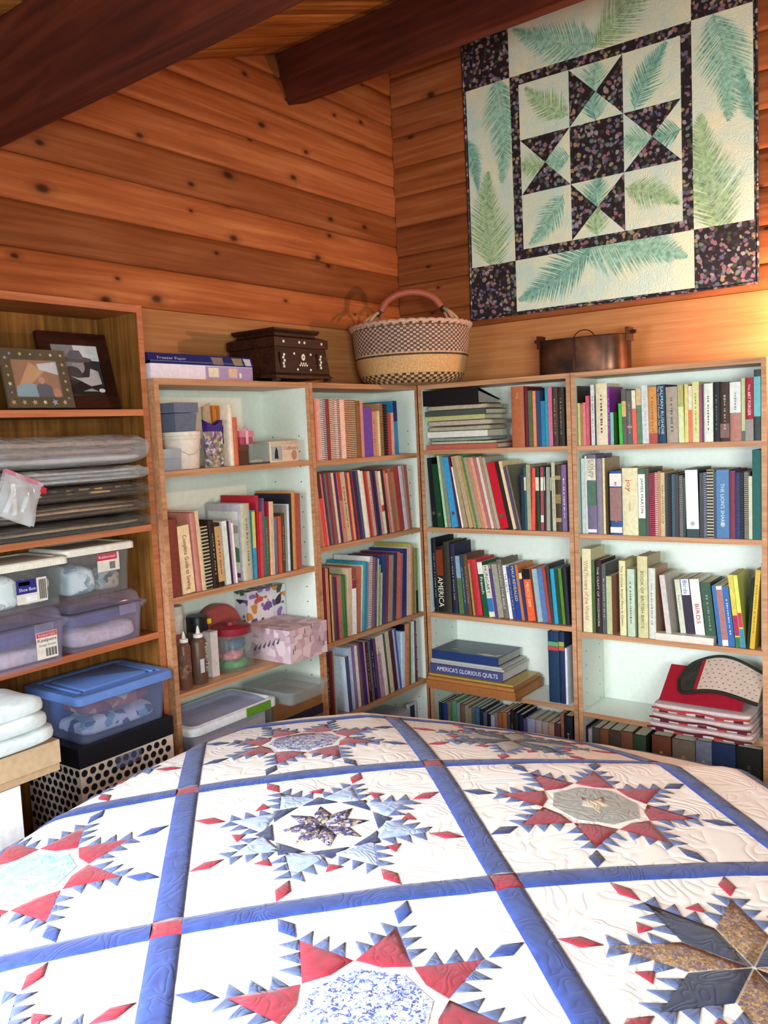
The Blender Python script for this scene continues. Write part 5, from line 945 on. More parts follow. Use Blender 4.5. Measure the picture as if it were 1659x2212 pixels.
stack = [(65,850,745,690,'b4604e','book','lower red-brown folder at the bottom of the paper stack'), (130,840,688,655,'c8c0a4','paper','thin cream paper bundle near the bottom of the paper stack'), (125,770,655,612,'8a9690','paper','grey-green paper bundle in the lower paper stack'), (115,750,612,545,'dcd8cc','book','thick white pad in the lower half of the paper stack'), (95,770,545,488,'a8a08a','paper','taupe paper bundle in the middle of the paper stack'), (88,790,488,425,'b8a898','paper','crumpled pinkish paper bundle above the middle of the paper stack'), (92,720,425,375,'b8b478','book','yellowish folder in the upper paper stack'), (58,730,372,312,'4a5048','book','dark green-grey folder in the upper paper stack'), (62,735,312,255,'b8a68e','paper','tan paper bundle just under the black binder')]
z = zb+.0006; U_ = lambda x, zz, d: u_at('R', q(x, 0)[0], zz, d)
for x0, x1, y0, y1, c, k, lab in stack:
    h = (y0-y1)/S4/468; u0 = max(.028, U_(x0, z, .02)); u1 = min(U_(x1, z, .02), .46)
    lying('paper_bundle' if k == 'paper' else 'folder', lab, 'paper' if k == 'paper' else 'folder', 'R', u0, u1, .02, .20, z, h-.0006, c, kind=k, group='stacked papers on the corner-right bookcase'); z += h
u0, u1 = .026, min(U_(655, z, .012), .44); hb = min(2.02-TH-z-.004, .075)
t = put('ring_binder', 'black ring binder lying on top of the paper stack under the bookcase top', 'binder', 'R', u0, .012, z); w = u1-u0
mb = MB(); mb.box(0, 0, 0, w, .21, .003); mb.build('back_cover', plain('141214', .4), t, smooth=False)
mb = MB(); mb.box(0, -.003, 0, w, 0, hb); mb.build('spine', plain('171416', .4), t, smooth=False)
mb = MB(); mb.prism([(0, 0, hb-.003), (0, .21, .018), (0, .21, .021), (0, 0, hb)], (w, 0, 0)); mb.build('front_cover', plain('141214', .4), t, smooth=False)
mb = MB(); mb.prism([(.004, .004, .004), (.004, .2, .004), (.004, .2, .017), (.004, .004, hb*.8)], (w-.008, 0, 0)); mb.build('pages', plain('a8a09a', .8), t, smooth=False)
# big books on the fourth shelf of the corner-right bookcase
z = ZD[3]+TH+.0006; g = 'large flat books on the corner-right bookcase'
u_l = .026
lying('brown_folder', 'thick orange-brown portfolio at the bottom, jutting off the shelf', 'portfolio', 'R', -.018+.045, .520, -.062, .29, z, .042, 'a8683a', 'b0784a', group=g); z += .0426
lying('brown_folder', 'second thin orange-brown portfolio jutting off the shelf', 'portfolio', 'R', .030, .512, -.058, .28, z, .016, 'b4743e', 'b0784a', group=g); z += .0166
lying('pale_board', 'yellow-edged board under the quilts book', 'board', 'R', .026, .500, -.040, .25, z, .010, 'b8964a', group=g, spine='b09040'); z += .0106
lying('hardback_book', "large hardback lettered AMERICA'S GLORIOUS QUILTS lying on the yellow-edged board", 'book', 'R', .026, .435, -.025, .25, z, .046, '4a4a7a', 'cfc8c8', group=g, text="AMERICA'S GLORIOUS QUILTS", spine='464a78'); z += .0466
lying('magazine', 'lower of two thin grey magazines on the quilts book', 'magazine', 'R', .028, .440, -.015, .24, z, .011, 'a8a8a8', group=g); z += .0116
lying('magazine', 'upper of two thin grey magazines on the quilts book', 'magazine', 'R', .026, .428, -.015, .24, z, .010, 'b8b4b0', group=g); z += .0106
t = lying('hardback_book', 'glossy dark blue picture book on top of the lying stack', 'book', 'R', .030, .405, -.008, .23, z, .042, '2a3658', 'a8a49c', group=g, spine='22386a')
for k, (pl, c) in enumerate((([(.0, .0), (.375, .0), (.375, .09), (.2, .11), (0, .06)], '1e2a4a'), ([(.24, .03), (.30, .01), (.36, .02), (.37, .06), (.34, .03), (.30, .04)], 'd8d0c4'), ([(.08, .05), (.10, .045), (.12, .06), (.10, .07)], '8a8a94'))):
    mb = MB(); mb.prism([(x, y, .0421+.0002*k) for x, y in pl], (0, 0, .0002)); mb.build('cover_print', plain(c, .3), t, smooth=False)
q8 = PX((900, 1360), 1659/360); zz = ZD[3]+TH+.0006
for x0, x1, c, bands, lab, dd in ((1318, 1425, '14304e', [(.80, .86, '5a9a62'), (.74, .795, 'b83a44')], 'tall navy book with green and red bands standing right of the lying stack', .15), (1428, 1482, '14284a', [(.80, .86, '98a048'), (.74, .795, 'b06038')], 'tall navy book with yellow and orange bands standing by the bookcase side', .15), (1484, 1508, 'd4d0dc', [], 'thin white book standing by the bookcase side', .13)):
    a, b = u_at('R', q8(x0, 0)[0], zz+.1, .02), u_at('R', q8(x1, 0)[0], zz+.1, .02); b = min(b, .779); h = min(z_at('R', a, q8(0, 15)[1], .02)-zz, .335)
    bk = make_book('hardback_book', b-a, h if bands else h*.78, dd, c, 'h'); bk.matrix_world = Matrix.Translation(pt('R', a, .02, zz)) @ Matrix.Rotation(RZ['R'], 4, 'Z'); tag(bk, lab, 'book', 'books standing beside the large flat books')
    for f0, f1, c2 in bands: mb = MB(); mb.box(.0006, -.0052, h*f0, b-a-.0006, .001, h*f1); mb.build('spine_band', plain(c2), bk, smooth=False)
# low corner of the bookcase under the basket
zc = .0826
a = u_at('L', 858, .40, .05)
t = put('white_box', 'white cardboard box low in the bookcase under the basket', 'box', 'L', a-.02, .05, zc); 
mb = MB(); mb.box(0, 0, 0, .12, .15, .31); mb.build('body', plain('c8c8dc', .5), t, smooth=False)
mb = MB(); mb.box(-.002, -.002, .27, .122, .152, .335); mb.build('lid', plain('d0d0e2', .5), t, smooth=False)
t = put('framed_picture', 'small white-framed dark picture standing beside the low white box', 'picture frame', 'L', -.105, .04, zc)
mb = MB(); mb.box(-.005, .01, 0, .075, .10, .24); mb.build('stand_box', plain('6a4a30', .6), t, smooth=False)
for bx in ((0, .2405, .07, .252), (0, .34, .07, .352), (0, .252, .012, .34), (.058, .252, .07, .34)):
    mb = MB(); mb.box(bx[0], .02, bx[1], bx[2], .034, bx[3]); mb.build('frame_side', plain('d0cce0', .5), t, smooth=False)
mb = MB(); mb.box(.012, .025, .252, .058, .030, .34); mb.build('picture', plain('1e1a24', .4), t, smooth=False)
# teal folder lying on the second row of the bookcase under the basket
# white flat box in front of the bird books
zf = ZE[2]+TH+.0006; a = u_at('R', 1416, zf, .004); b = u_at('R', 1541, zf, .004)
t = put('flat_white_box', 'flat white cardboard box lying in front of the bird books', 'box', 'R', a, .004, zf)
mb = MB(); mb.box(0, 0, 0, b-a, .042, .028); mb.build('tray', plain('d6cabe', .5), t, smooth=False)
mb = MB(); mb.box(-.0015, -.001, .012, b-a+.0015, .0435, .0292); mb.build('lid', plain('dcd0c4', .5), t, smooth=False)
# ---------------------------------------------------------------- folded quilts, red folder and quilted runner
ze = ZE[3]+TH+.0008
QC = plain('cbb6b4', .85, var=.06); QD = plain('5a1a24', .85, var=.1); QR = plain('a83a3c', .85)
ua, ub = 1.150, 1.566
for k, (lab, dm) in enumerate((('lowest folded cream and red quilt on the low shelf', QD), ('middle folded cream quilt with dark red binding on the low shelf', QD), ('top folded cream quilt under the red folder', QR))):
    t = put('folded_quilt', lab, 'quilt', 'R', ua+.006*k, -.085+.012*k, ze+.0375*k, group='folded quilts on the far-right bookcase'); w = ub-ua-.012*k; D = .29-.02*k
    for j in range(2):
        P = pillow(w, D, .0185, 60+k*3+j, .0018, .14, .32, 60, 10, 7); o = P.build('quilt_fold', QC, t); o.location = (w/2, D/2, .0178*j)
    mb = MB(); mb.tube([(w*i/14, -.002+.002*math.sin(i*1.7+k), .0155+.003*math.sin(i*.9+k)) for i in range(15)], .0042, 7); mb.build('binding', dm, t)
    for j in range(5):
        x = w*(.08+.19*j+.03*(k % 2)); mb = MB(); mb.loft([[(x+dx, -.003, .002), (x+dx, .004, .001), (x+dx, .004, .013), (x+dx, -.003, .012)] for dx in (0, .035)]); mb.build('edge_patch', QR if j % 2 else QD, t)
zr = ze+.0375*3+.004
t = put('red_folder', 'plain red folder tilted on the folded quilts', 'folder', 'R', u_at('R', 1424, zr, -.03), -.030, zr); t.rotation_euler = (math.radians(34), 0, RZ['R'])
w = u_at('R', 1602, zr, -.03)-u_at('R', 1424, zr, -.03)
mb = MB(); mb.box(0, 0, 0, w, .20, .004); mb.build('front_cover', plain('9c1a2c', .5), t, smooth=False)
mb = MB(); mb.box(.002, .002, -.003, w-.002, .198, -.0005); mb.build('back_cover', plain('8a1626', .5), t, smooth=False)
# arched quilted runner
t = put('quilted_runner', 'arched quilted runner, cream with small flowers and dark green binding, on the red folder', 'table runner', 'R', 1.246, -.035, zr+.004)
def rs(s, v):  # s along, v across (0 front .. 1 back)
    x = .335*s; hump = .052*math.sin(math.pi*min(1, max(0, (s-.02)/.98)))**1.2
    z0 = .010+hump*(.6+.8*v)+.085*v*(.5+.5*math.sin(math.pi*s)); y = .020+.125*v-.03*math.sin(math.pi*s)*(1-v)
    pin = (1-max(0, (.16-s)/.16)**2)**.5 if s < .16 else 1
    vm = .42; v2 = vm+(v-vm)*pin; y = .020+.125*v2; z0 = .022+.68*y+hump*(.75+.3*v2); y = .020+.125*v2-.03*math.sin(math.pi*s)*(1-v2)
    return Vector((x*.97, y, z0))
def sheet(s0, s1, ns, name, mat, lift=0.0, parent=None):
    mb = MB(); top = [[rs(s0+(s1-s0)*i/ns, j/10)+Vector((0, -.0, lift)) for j in range(11)] for i in range(ns+1)]
    bot = [[p+Vector((0, .004, -.010)) for p in r] for r in top]
    mb.grid(top); mb.grid(bot)
    n = 11
    for i in range(ns):
        mb.add([top[i][0], top[i+1][0], bot[i+1][0], bot[i][0]], [(0,1,2,3)]); mb.add([top[i][-1], top[i+1][-1], bot[i+1][-1], bot[i][-1]], [(0,1,2,3)])
    for e in (0, -1):
        for j in range(10): mb.add([top[e][j], top[e][j+1], bot[e][j+1], bot[e][j]], [(0,1,2,3)])
    return mb.build(name, mat, parent or t)
DGR = print_mat('dark_green_print', ['16201a', '1e2a20', '2a2420', '24301f', '3a2a24'], 70, .8)
sheet(.0, .24, 10, 'green_end', DGR); sheet(.24, .29, 3, 'red_band', plain('9a1c28', .8)); sheet(.29, 1.0, 20, 'floral_panel', plain('c8b0a0', .8, var=.05))
mb = MB()
for i in range(9):
    for j in range(7):
        p = rs(.33+.075*i+(.035 if j % 2 else 0), .1+.13*j)
        if .33+.075*i < .95: mb.lathe([(.004, 0), (.003, .0012), (.0005, .0015)], 6, p+Vector((0, -.0012, .0004)))
mb.build('flower_print', plain('6a4a50', .8), t)
mb = MB(); mb.tube([rs(i/24, 0)+Vector((0, -.002, -.005)) for i in range(25)], .0085, 8); mb.build('front_binding', plain('261e18', .85), t)
mb = MB(); mb.tube([rs(i/24, 1)+Vector((0, .002, -.002)) for i in range(25)], .0085, 8); mb.build('back_binding', plain('202a20', .85), t)
# ================================================================ HANGING FERN QUILT
FLOR = print_mat('dark_floral', ['1c1418', '8a6a74', '3a2e34', '5f5a78', 'a08a62', '241a20', '6e7a7c', '2a2026', '946070', '4a4a3a', '9a8f98'], 56, .6, base='1c1519', th=(.46, .60), warp=.02)
MINT = fabric('fern_ground', 'c6dcd2', 'efe6c4', 8, .8, .35, 90, .0025)
FG = [plain('74a898', .8, var=.25), plain('8cbaa4', .8, var=.25), plain('9cb888', .8, var=.25)]
QW = 1.335
wq = put('fern_quilt', 'square wall quilt with fern prints and dark floral star hanging on the board wall', 'wall quilt', 'R', .188, .234, 2.334)
def wv(x, z): return .004*math.sin(x*5+1)*math.sin(z*3)+.0025*math.sin(x*8+z*2)
def clip(poly, region):
    out = poly
    for k in range(len(region)):
        a, b = region[k], region[(k+1) % len(region)]; inp, out = out, []
        sd = lambda p: (b[0]-a[0])*(p[1]-a[1])-(b[1]-a[1])*(p[0]-a[0])
        for i in range(len(inp)):
            p, q = inp[i], inp[(i+1) % len(inp)]; dp, dq = sd(p), sd(q)
            if dp >= 0: out.append(p)
            if (dp >= 0) != (dq >= 0): s = dp/(dp-dq); out.append((p[0]+(q[0]-p[0])*s, p[1]+(q[1]-p[1])*s))
        if len(out) < 3: return []
    return out
def gridpoly(poly, n=6):
    return poly
def wpatch(poly, mat, name, y0=-.0045, th=.0035):
    if sum((poly[i][0]*poly[(i+1) % len(poly)][1]-poly[(i+1) % len(poly)][0]*poly[i][1]) for i in range(len(poly))) < 0: poly = poly[::-1]
    # slice the patch into cells so it follows the hanging waves
    x0, x1 = min(p[0] for p in poly), max(p[0] for p in poly); z0, z1 = min(p[1] for p in poly), max(p[1] for p in poly)
    nx, nz = max(1, round((x1-x0)/.06)), max(1, round((z1-z0)/.06)); mb = MB()
    for i in range(nx):
        for j in range(nz):
            c = clip([(x0+(x1-x0)*i/nx, z0+(z1-z0)*j/nz), (x0+(x1-x0)*(i+1)/nx, z0+(z1-z0)*j/nz), (x0+(x1-x0)*(i+1)/nx, z0+(z1-z0)*(j+1)/nz), (x0+(x1-x0)*i/nx, z0+(z1-z0)*(j+1)/nz)], poly)
            if len(c) >= 3: mb.add([(p[0], y0+wv(*p), p[1]) for p in c][::-1], [tuple(range(len(c)))])
    n = len(poly)
    for i in range(n):
        p, q = poly[i], poly[(i+1) % n]; k = max(1, round(math.hypot(q[0]-p[0], q[1]-p[1])/.06))
        for s in range(k):
            a = (p[0]+(q[0]-p[0])*s/k, p[1]+(q[1]-p[1])*s/k); b = (p[0]+(q[0]-p[0])*(s+1)/k, p[1]+(q[1]-p[1])*(s+1)/k)
            mb.add([(a[0], y0+wv(*a), a[1]), (b[0], y0+wv(*b), b[1]), (b[0], y0+th+wv(*b), b[1]), (a[0], y0+th+wv(*a), a[1])], [(0,1,2,3)])
    o = mb.build(name, mat, wq, fix=False); o['_poly'] = 1; return o, poly
mb = MB(); n = 26
mb.grid([[(QW*i/n, wv(QW*i/n, QW*j/n), QW*j/n) for i in range(n+1)] for j in range(n+1)]); mb.grid([[(QW*i/n, wv(QW*i/n, QW*j/n)+.004, QW*j/n) for i in range(n+1)] for j in range(n+1)])
mb.build('backing', FLOR, wq, fix=False)
for a, b in (((0, 0), (QW, 0)), ((QW, 0), (QW, QW)), ((QW, QW), (0, QW)), ((0, QW), (0, 0))):
    mb = MB(); mb.tube([(a[0]+(b[0]-a[0])*k/24, wv(a[0]+(b[0]-a[0])*k/24, a[1]+(b[1]-a[1])*k/24)-.001, a[1]+(b[1]-a[1])*k/24) for k in range(25)], .006, 6); mb.build('binding', FLOR, wq)
def fern(parent, region, base, tip, width=.4, seed=0, col=None, n=20, bend=.06):
    """pressed frond: midrib and narrow tapering leaflets, cut to the patch it is printed on"""
    rnd = random.Random(seed); b, t = Vector(base), Vector(tip); L = (t-b).length; d = (t-b)/L; nrm = Vector((-d.y, d.x)); mb = MB()
    P = lambda s: b+d*(L*s)+nrm*(bend*L*math.sin(math.pi*s))
    def put_poly(poly, lift):
        c = clip([(p.x, p.y) for p in poly], region)
        if len(c) >= 3: mb.add([(p[0], -.0056-lift+wv(*p), p[1]) for p in c][::-1], [tuple(range(len(c)))])
    for k in range(n): 
        s0, s1 = k/n, (k+1)/n; w0, w1 = .0028*(1-s0)+.0006, .0028*(1-s1)+.0006
        put_poly([P(s0)-nrm*w0, P(s1)-nrm*w1, P(s1)+nrm*w1, P(s0)+nrm*w0][::1], .0002)
    m = int(n*1.7)
    for k in range(1, m):
        s = k/m; ln = width*L*(min(1, s/.22)**.5)*(1-s)**.82+.004
        for sd in (-1, 1):
            a = math.radians(62-18*s+rnd.uniform(-4, 4)); ax = d*math.cos(a)+nrm*(sd*math.sin(a)); q = P(s); l2 = ln*rnd.uniform(.85, 1.05); cr = Vector((-ax.y, ax.x)); w = min(.006, L/m*.34); cv = d*(l2*.12)
            poly = [q-cr*w*.8, q+ax*l2*.35-cr*w+cv*.2, q+ax*l2*.7-cr*w*.6+cv*.6, q+ax*l2+cv, q+ax*l2*.7+cr*w*.6+cv*.6, q+ax*l2*.35+cr*w+cv*.2, q+cr*w*.8]
            put_poly(poly, .0001)
    o = mb.build('fern_print', col or FG[seed % 3], parent, smooth=False, fix=False); return o
b0, b1, f = .250, .295, .250
e = QW
def rect(x0, z0, x1, z1): return [(x0, z0), (x1, z0), (x1, z1), (x0, z1)]
i0, i1 = b0, e-b0
for r in (rect(.008, .008, b0, b0), rect(i1, .008, e-.008, b0), rect(.008, i1, b0, e-.008), rect(i1, i1, e-.008, e-.008)): wpatch(r, FLOR, 'floral_corner')
strips = {'l': rect(.012, b0, b0, i1), 'r': rect(i1, b0, e-.012, i1), 't': rect(b0, i1, i1, e-.012), 'b': rect(b0, .012, i1, b0)}
def rel(r, x, z): return (r[0][0]+(r[1][0]-r[0][0])*x, r[0][1]+(r[2][1]-r[0][1])*z)
FR = {'l': [((.72, 1.02), (.74, .44), .36), ((.55, -.03), (.45, .53), .42), ((-.1, .75), (.2, .43), .3)],
      'r': [((.36, 1.0), (.60, .48), .42), ((.5, -.05), (.15, .55), .42), ((1.08, .45), (.82, .72), .3)],
      't': [((.52, .12), (.03, .88), .36), ((.50, .05), (.90, 1.05), .42)], 'b': [((.46, 1.02), (.01, .22), .42), ((.40, .98), (.97, .55), .42)]}
sd = 0
for k, r in strips.items():
    o, pl = wpatch(r, MINT, 'fern_strip')
    for bs, tp, wd in FR[k]: sd += 1; fern(o, pl, rel(r, *bs), rel(r, *tp), wd, sd, n=26)
for r in (rect(i0, i0, i1, b1), rect(i0, e-b1, i1, i1), rect(i0, b1, b1, e-b1), rect(e-b1, b1, i1, e-b1)): wpatch(r, FLOR, 'floral_sash')
c = (e-2*b1)/3; X = [b1+c*k for k in range(4)]
for (i, j), (bs, tp) in {(0, 2): ((.98, .22), (.14, .92)), (2, 2): ((.2, .02), (.78, .97)), (0, 0): ((.85, .85), (.12, .06)), (2, 0): ((.02, .72), (.97, .28))}.items():
    r = rect(X[i], X[j], X[i+1], X[j+1]); o, pl = wpatch(r, MINT, 'fern_square'); sd += 1; fern(o, pl, rel(r, *bs), rel(r, *tp), .42, sd, n=18)
wpatch(rect(X[1], X[1], X[2], X[2]), FLOR, 'floral_centre')
for (i, j), fer in {(1, 2): (0, 2), (1, 0): (0, 2), (0, 1): (1, 3), (2, 1): (1, 3)}.items():
    r = rect(X[i], X[j], X[i+1], X[j+1]); m = ((X[i]+X[i+1])/2, (X[j]+X[j+1])/2)
    for k in range(4):
        tri = [r[k], r[(k+1) % 4], m]; isf = k in fer
        o, pl = wpatch(tri, MINT if isf else FLOR, 'fern_triangle' if isf else 'floral_triangle')
        if isf:
            sd += 1; a, b = Vector(tri[0]), Vector(tri[1]); mm = Vector(m); bs = a.lerp(b, .5) if sd % 2 else mm; tp = mm if sd % 2 else a.lerp(b, .45)
            fern(o, pl, bs, tp, .9, sd, n=10, bend=.1)
# ================================================================ BED AND PATCHWORK QUILT
Z0 = .86; K = (CAM.z-Z0)/(CAM.z-.8)
TH_ = math.radians(-44.241); BD = Vector((math.cos(TH_), math.sin(TH_))); AD_ = Vector((-BD.y, BD.x))
QO = Vector((CAM.x+K*(-1.464-CAM.x), CAM.y+K*(-.988-CAM.y))); P = .7205*K
HP = [(BD, BD.dot(QO)+.97), (-BD, -BD.dot(QO)+1.40), (AD_, AD_.dot(QO)+.865), (-AD_, -AD_.dot(QO)+1.45), (Vector((-.187, .982)), .150)]
RE = .13
def sdf(p):
    k = .05; ds = [n.dot(p)-c for n, c in HP]; mx = max(ds); ws = [math.exp((d-mx)/k) for d in ds]; S = sum(ws)
    D = mx+k*math.log(S); g = Vector((0, 0))
    for (n, c), w in zip(HP, ws): g += n*(w/S)
    return D, g.normalized()
def dome(p):
    q = p-QO; s, t = q.dot(BD)/K, q.dot(AD_)/K
    z = .818-(.062 if s > -.35 else .078)*(s+.35)**2-.093*max(0, t+.25)**2-.17*max(0, s+.1)*max(0, t+.05)**.7
    return CAM.z-K*(CAM.z-z)
def qpos(s, t, lift=0.0):
    p = QO+BD*s+AD_*t; D, n = sdf(p); a = D+RE
    if a <= 0:
        z = dome(p); pp, nr = p, Vector((0, 0, 1))
    else:
        p0 = p-n*a; ph = a/RE
        if ph < math.pi/2:
            pp = p0+n*(RE*math.sin(ph)); z = dome(p0)-RE*(1-math.cos(ph)); nr = Vector((n.x*math.sin(ph), n.y*math.sin(ph), math.cos(ph)))
        else:
            dr = RE+(a-RE*math.pi/2); pp = p0+n*(RE+.010*math.sin(12*(p0.dot(BD)+.7*p0.dot(AD_)))*min(1, (dr-RE)*4)); z = dome(p0)-dr; nr = Vector((n.x, n.y, 0))
    pf = .002*mnoise.noise(Vector((s*7, t*7, 1)))+.0012*mnoise.noise(Vector((s*22, t*22, 4)))
    return Vector((pp.x, pp.y, max(z, .12)))+nr*(lift+pf)
CREAM = fabric('cream_quilting', 'e8e2d8', 'f0ece4', 6, .9, .32, 24, .005)
BLUE = fabric('blue_sash', '1a2f72', '2a448c', 26, .85, .4, 40, .003); 
RED = fabric('red_patch', '861024', '9c1a32', 40, .85, .35, 40, .003); NAVY = fabric('navy_patch', '1b2448', '29325e', 40, .85, .5, 40, .003)
GREYB = fabric('grey_blue_patch', '3e4a70', '56648c', 50, .85, .5, 40, .003); LTB = fabric('light_blue_patch', '8a9cc0', 'a8b8d4', 60, .85, .5, 40, .003)
TEAL = fabric('teal_print', '78b4b0', 'a8d4c8', 50, .85, .5, 40, .003); GREY = fabric('grey_print', '8a8a84', 'a4a49a', 60, .85, .5, 40, .003)
BROWN = print_mat('brown_sprig', ['8a6a4a', 'a08058', '6a5a6a', 'b89a6a', '7a5a44', '8a7a7a'], 200, .85); BFLOR = print_mat('blue_floral', ['5a6aa8', 'c8ccdc', '8a98c8', 'dcd8cc', 'a8b4d4', '48508a', 'e0dcd4'], 130, .85, warp=.04)
STARP = print_mat('star_print', ['3a3a5e', '6a5a6a', 'a08a6a', '2a2a4e', 'b8b0b8', '50507a'], 150, .85); DKN = fabric('dark_navy_patch', '16203a', '232c4a', 40, .85, .5, 40, .003)
bedq = thing('patchwork_quilt', 'cream patchwork quilt with red and blue feathered stars and blue sashing, spread on the bed', 'quilt', (0, 0, 0))
ns, ntt = 118, 104; s0, s1, t0, t1 = -1.92, 1.50, -1.92, 1.40
mb = MB(); mb.grid([[qpos(s0+(s1-s0)*i/ns, t0+(t1-t0)*j/ntt) for i in range(ns+1)] for j in range(ntt+1)])
mb.build('quilt_ground', CREAM, bedq, fix=False, ang=180)
def qpatch(poly, mat, name, mb=None, lift=.0016):
    n = len(poly); cs = sum(p[0] for p in poly)/n; ct = sum(p[1] for p in poly)/n; out = []
    for i in range(n):
        p, q = poly[i], poly[(i+1) % n]; k = max(1, round(math.hypot(q[0]-p[0], q[1]-p[1])/.045))
        for s in range(k): out.append((p[0]+(q[0]-p[0])*s/k, p[1]+(q[1]-p[1])*s/k))
    own = mb is None; mb = mb or MB(); m = len(out)
    r0 = [qpos(*p, -.002) for p in out]; r1 = [qpos(*p, lift) for p in out]; r2 = [qpos(p[0]*.6+cs*.4, p[1]*.6+ct*.4, lift+.0022) for p in out]; c = qpos(cs, ct, lift+.003)
    fs = []
    for i in range(m):
        j = (i+1) % m; fs += [(i, j, m+j, m+i), (m+i, m+j, 2*m+j, 2*m+i), (2*m+i, 2*m+j, 3*m)]
    mb.add(r0+r1+r2+[c], fs)
    if own: return mb.build(name, mat, bedq, ang=80)
def strip(a, b, w, mat, name, n=16):
    a, b = Vector(a), Vector(b); d = (b-a).normalized(); nn = Vector((-d.y, d.x)); L = [-.5, -.48, -.25, 0, .25, .48, .5]; H = [-.002, .0018, .0042, .005, .0042, .0018, -.002]
    n = max(2, round((b-a).length/.045)); mb = MB()
    mb.grid([[qpos(*(a+(b-a)*(i/n)+nn*(w*l)), h) for l, h in zip(L, H)] for i in range(n+1)]); return mb.build(name, mat, bedq, fix=False, ang=80)
WS = .060
for i in range(-2, 2):
    for j in range(-2, 2):
        s, t = i*P, j*P; h = WS/2
        qpatch([(s-h, t-h), (s+h, t-h), (s+h, t+h), (s-h, t+h)], RED, 'cornerstone')
        if i < 1: strip((s+h, t), (s+P-h, t), WS, BLUE, 'sash_strip')
        if j < 1: strip((s, t+h), (s, t+P-h), WS, BLUE, 'sash_strip')
# outer border band
BO = P+.235
strip((-2*P-.2, BO), (BO, BO), .05, NAVY, 'border_band'); strip((BO, BO), (BO, -2*P-.2), .05, NAVY, 'border_band')
BB = P-WS
def pol(c, r, deg): return (c[0]+BB*r*math.cos(math.radians(deg)), c[1]+BB*r*math.sin(math.radians(deg)))
def tri_row(edge0, edge1, c, n=3, h=.062):
    """sawtooth of n triangles standing outward on an edge"""
    a, b = Vector(edge0), Vector(edge1); cc = Vector(c); d = (b-a)/n; nn = Vector((-d.y, d.x)).normalized()
    if nn.dot((a+b)/2-cc) < 0: nn = -nn
    return [[tuple(a+d*k+d*.08), tuple(a+d*(k+.98)), tuple(a+d*(k+.80)+nn*(BB*h))] for k in range(n)]
def block(i, j, kind, cen, kite, feath, diam):
    c = ((i+.5)*P, (j+.5)*P); feats = []
    for k in range(8):
        th = 22.5+45*k
        if kind == 3:
            km = kite[k % 2]; kp = [pol(c, .008, th), pol(c, .20, th-21.5), pol(c, .385, th), pol(c, .20, th+21.5)]
            qpatch(kp, km, 'star_patch'); e = ((kp[1], kp[2]), (kp[3], kp[2])); 
        else:
            kp = [pol(c, .222 if kind == 1 else .235, th-21.5), pol(c, .385, th), pol(c, .222 if kind == 1 else .235, th+21.5), pol(c, .190 if kind == 1 else .225, th)]
            qpatch(kp, kite, 'kite_patch'); e = ((kp[0], kp[1]), (kp[2], kp[1]))
        for a, b in e:
            bb = Vector(a).lerp(Vector(b), 1.04); aa = Vector(a).lerp(Vector(b), .12); feats += tri_row(aa, bb, pol(c, .25, th))
        qpatch([pol(c, .408, th), pol(c, .474, th-3.4), pol(c, .538, th), pol(c, .474, th+3.4)], diam, 'diamond_patch')
        if kind == 2:
            qpatch([pol(c, .21, 45*k-20), pol(c, .265, 45*k), pol(c, .21, 45*k+20)], NAVY, 'navy_triangle'); qpatch([pol(c, .30, 45*k-3), pol(c, .355, 45*k-5), pol(c, .335, 45*k+6)], RED, 'red_triangle')
        if kind == 3: qpatch([pol(c, .285, 45*k-4), pol(c, .345, 45*k-4), pol(c, .32, 45*k+6)], RED, 'red_triangle')
    if kind == 1:
        qpatch([pol(c, .180, 45*k) for k in range(8)], cen, 'centre_patch')
        if cen is GREY: qpatch([pol(c, (.075 if k % 2 else .042)*(1+.2*math.sin(k*2.1)), 36*k+10) for k in range(10)], fabric('pale_flower', 'b8ac96', 'd0c6ae', 40), 'flower_patch', lift=.0045)
    elif kind == 2: 
        for k in range(8): qpatch([pol(c, .003, 45*k), pol(c, .10, 45*k-21), pol(c, .175, 45*k), pol(c, .10, 45*k+21)], cen, 'star_point')
    return feats
specs = [(-1, 0, 1, BFLOR, RED, GREYB, NAVY), (0, 0, 3, GREY, (DKN, GREY), DKN, RED), (-2, 0, 3, GREY, (LTB, NAVY), GREYB, RED),
         (-2, -1, 1, TEAL, RED, GREYB, BLUE), (-1, -1, 2, STARP, LTB, GREYB, RED), (0, -1, 1, GREY, RED, GREYB, NAVY),
         (-2, -2, 2, STARP, LTB, GREYB, RED), (-1, -2, 1, BFLOR, RED, GREYB, BLUE), (0, -2, 3, STARP, (DKN, BROWN), GREYB, RED)]
far = MB()
for sp in specs:
    fe = block(*sp)
    if sp[1] == 0:
        for tr in fe: qpatch(tr, None, '', far, .0012)
    else:
        for tr in fe: qpatch(tr, sp[5], 'feather_patch', lift=.0012)
o = far.build('feather_patches', GREYB, bedq, ang=80); o['kind'] = 'stuff'
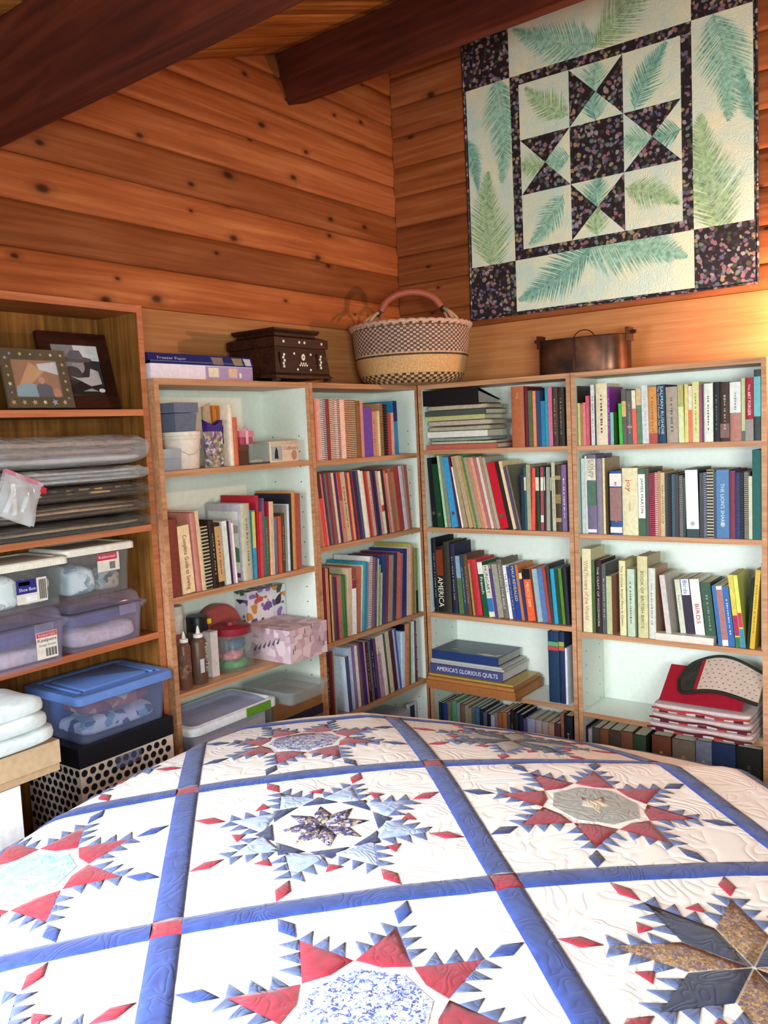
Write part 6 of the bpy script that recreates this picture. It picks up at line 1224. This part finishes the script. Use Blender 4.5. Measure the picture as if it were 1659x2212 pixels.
# bed under the quilt
def slab(name, inset, z0, z1, mat, parent):
    pts = []
    for k in range(72):
        a = 2*math.pi*k/72; d = Vector((math.cos(a), math.sin(a))); c = QO-BD*.2-AD_*.35; lo, hi = 0, 3
        for _i in range(30):
            md = (lo+hi)/2
            if sdf(c+d*md)[0] > -inset: hi = md
            else: lo = md
        q = c+d*lo; pts.append((q.x, q.y, z0))
    mb = MB(); mb.loft([pts, [(p[0], p[1], z1) for p in pts]]); return mb.build(name, mat, parent)
bed = thing('bed', 'bed hidden beneath the patchwork quilt', 'bed', (0, 0, 0))
slab('mattress', .22, .34, .46, plain('d8d4cc', .8), bed); slab('bed_base', .23, .10, .339, plain('5a4634', .6), bed)
for s, t in ((-.9, .1), (.6, .5), (.6, -1.1), (-.9, -1.1)):
    q = QO+BD*s+AD_*t; mb = MB(); mb.lathe([(.03, 0), (.035, .0995)], 12, (q.x, q.y, 0)); mb.build('leg', plain('3a2a1e', .5), bed)
# ================================================================ WALL LAMP JUST BEYOND THE RIGHT EDGE
t = thing('wall_lamp', 'small wall lamp with bare warm bulb beyond the right end of the bookcases', 'lamp', (WRX-.021, LAMP_POS[1], LAMP_POS[2]))
mb = MB(); mb.lathe([(.045, 0), (.045, .012), (.03, .018)], 24); o = mb.build('wall_plate', plain('8a6a3a', .35, .8), t); o.rotation_euler = (0, -math.pi/2, 0)
dx = LAMP_POS[0]-(WRX-.021)
mb = MB(); mb.tube(smoothpath([(-.015, 0, 0), (dx*.5, 0, -.06), (dx, 0, -.09), (dx, 0, -.055)]), .007, 8); mb.build('arm', plain('8a6a3a', .35, .8), t)
mb = MB(); mb.lathe([(.018, -.075), (.02, -.045), (.016, -.036)], 16, (dx, 0, 0)); mb.build('socket', plain('8a6a3a', .35, .8), t)
em, nt, b = node_mat('warm_bulb'); b.inputs['Base Color'].default_value = (1, .9, .7, 1)
b.inputs['Emission Color'].default_value = LAMP_COL+(1,); b.inputs['Emission Strength'].default_value = LAMP_W/(math.pi*.0125)
mb = MB(); mb.lathe([(.012, -.0355), (.018, -.022), (.030, -.004), (.032, .008), (.026, .022), (.012, .031), (.001, .033)], 20, (dx, 0, 0)); mb.build('bulb', em, t)
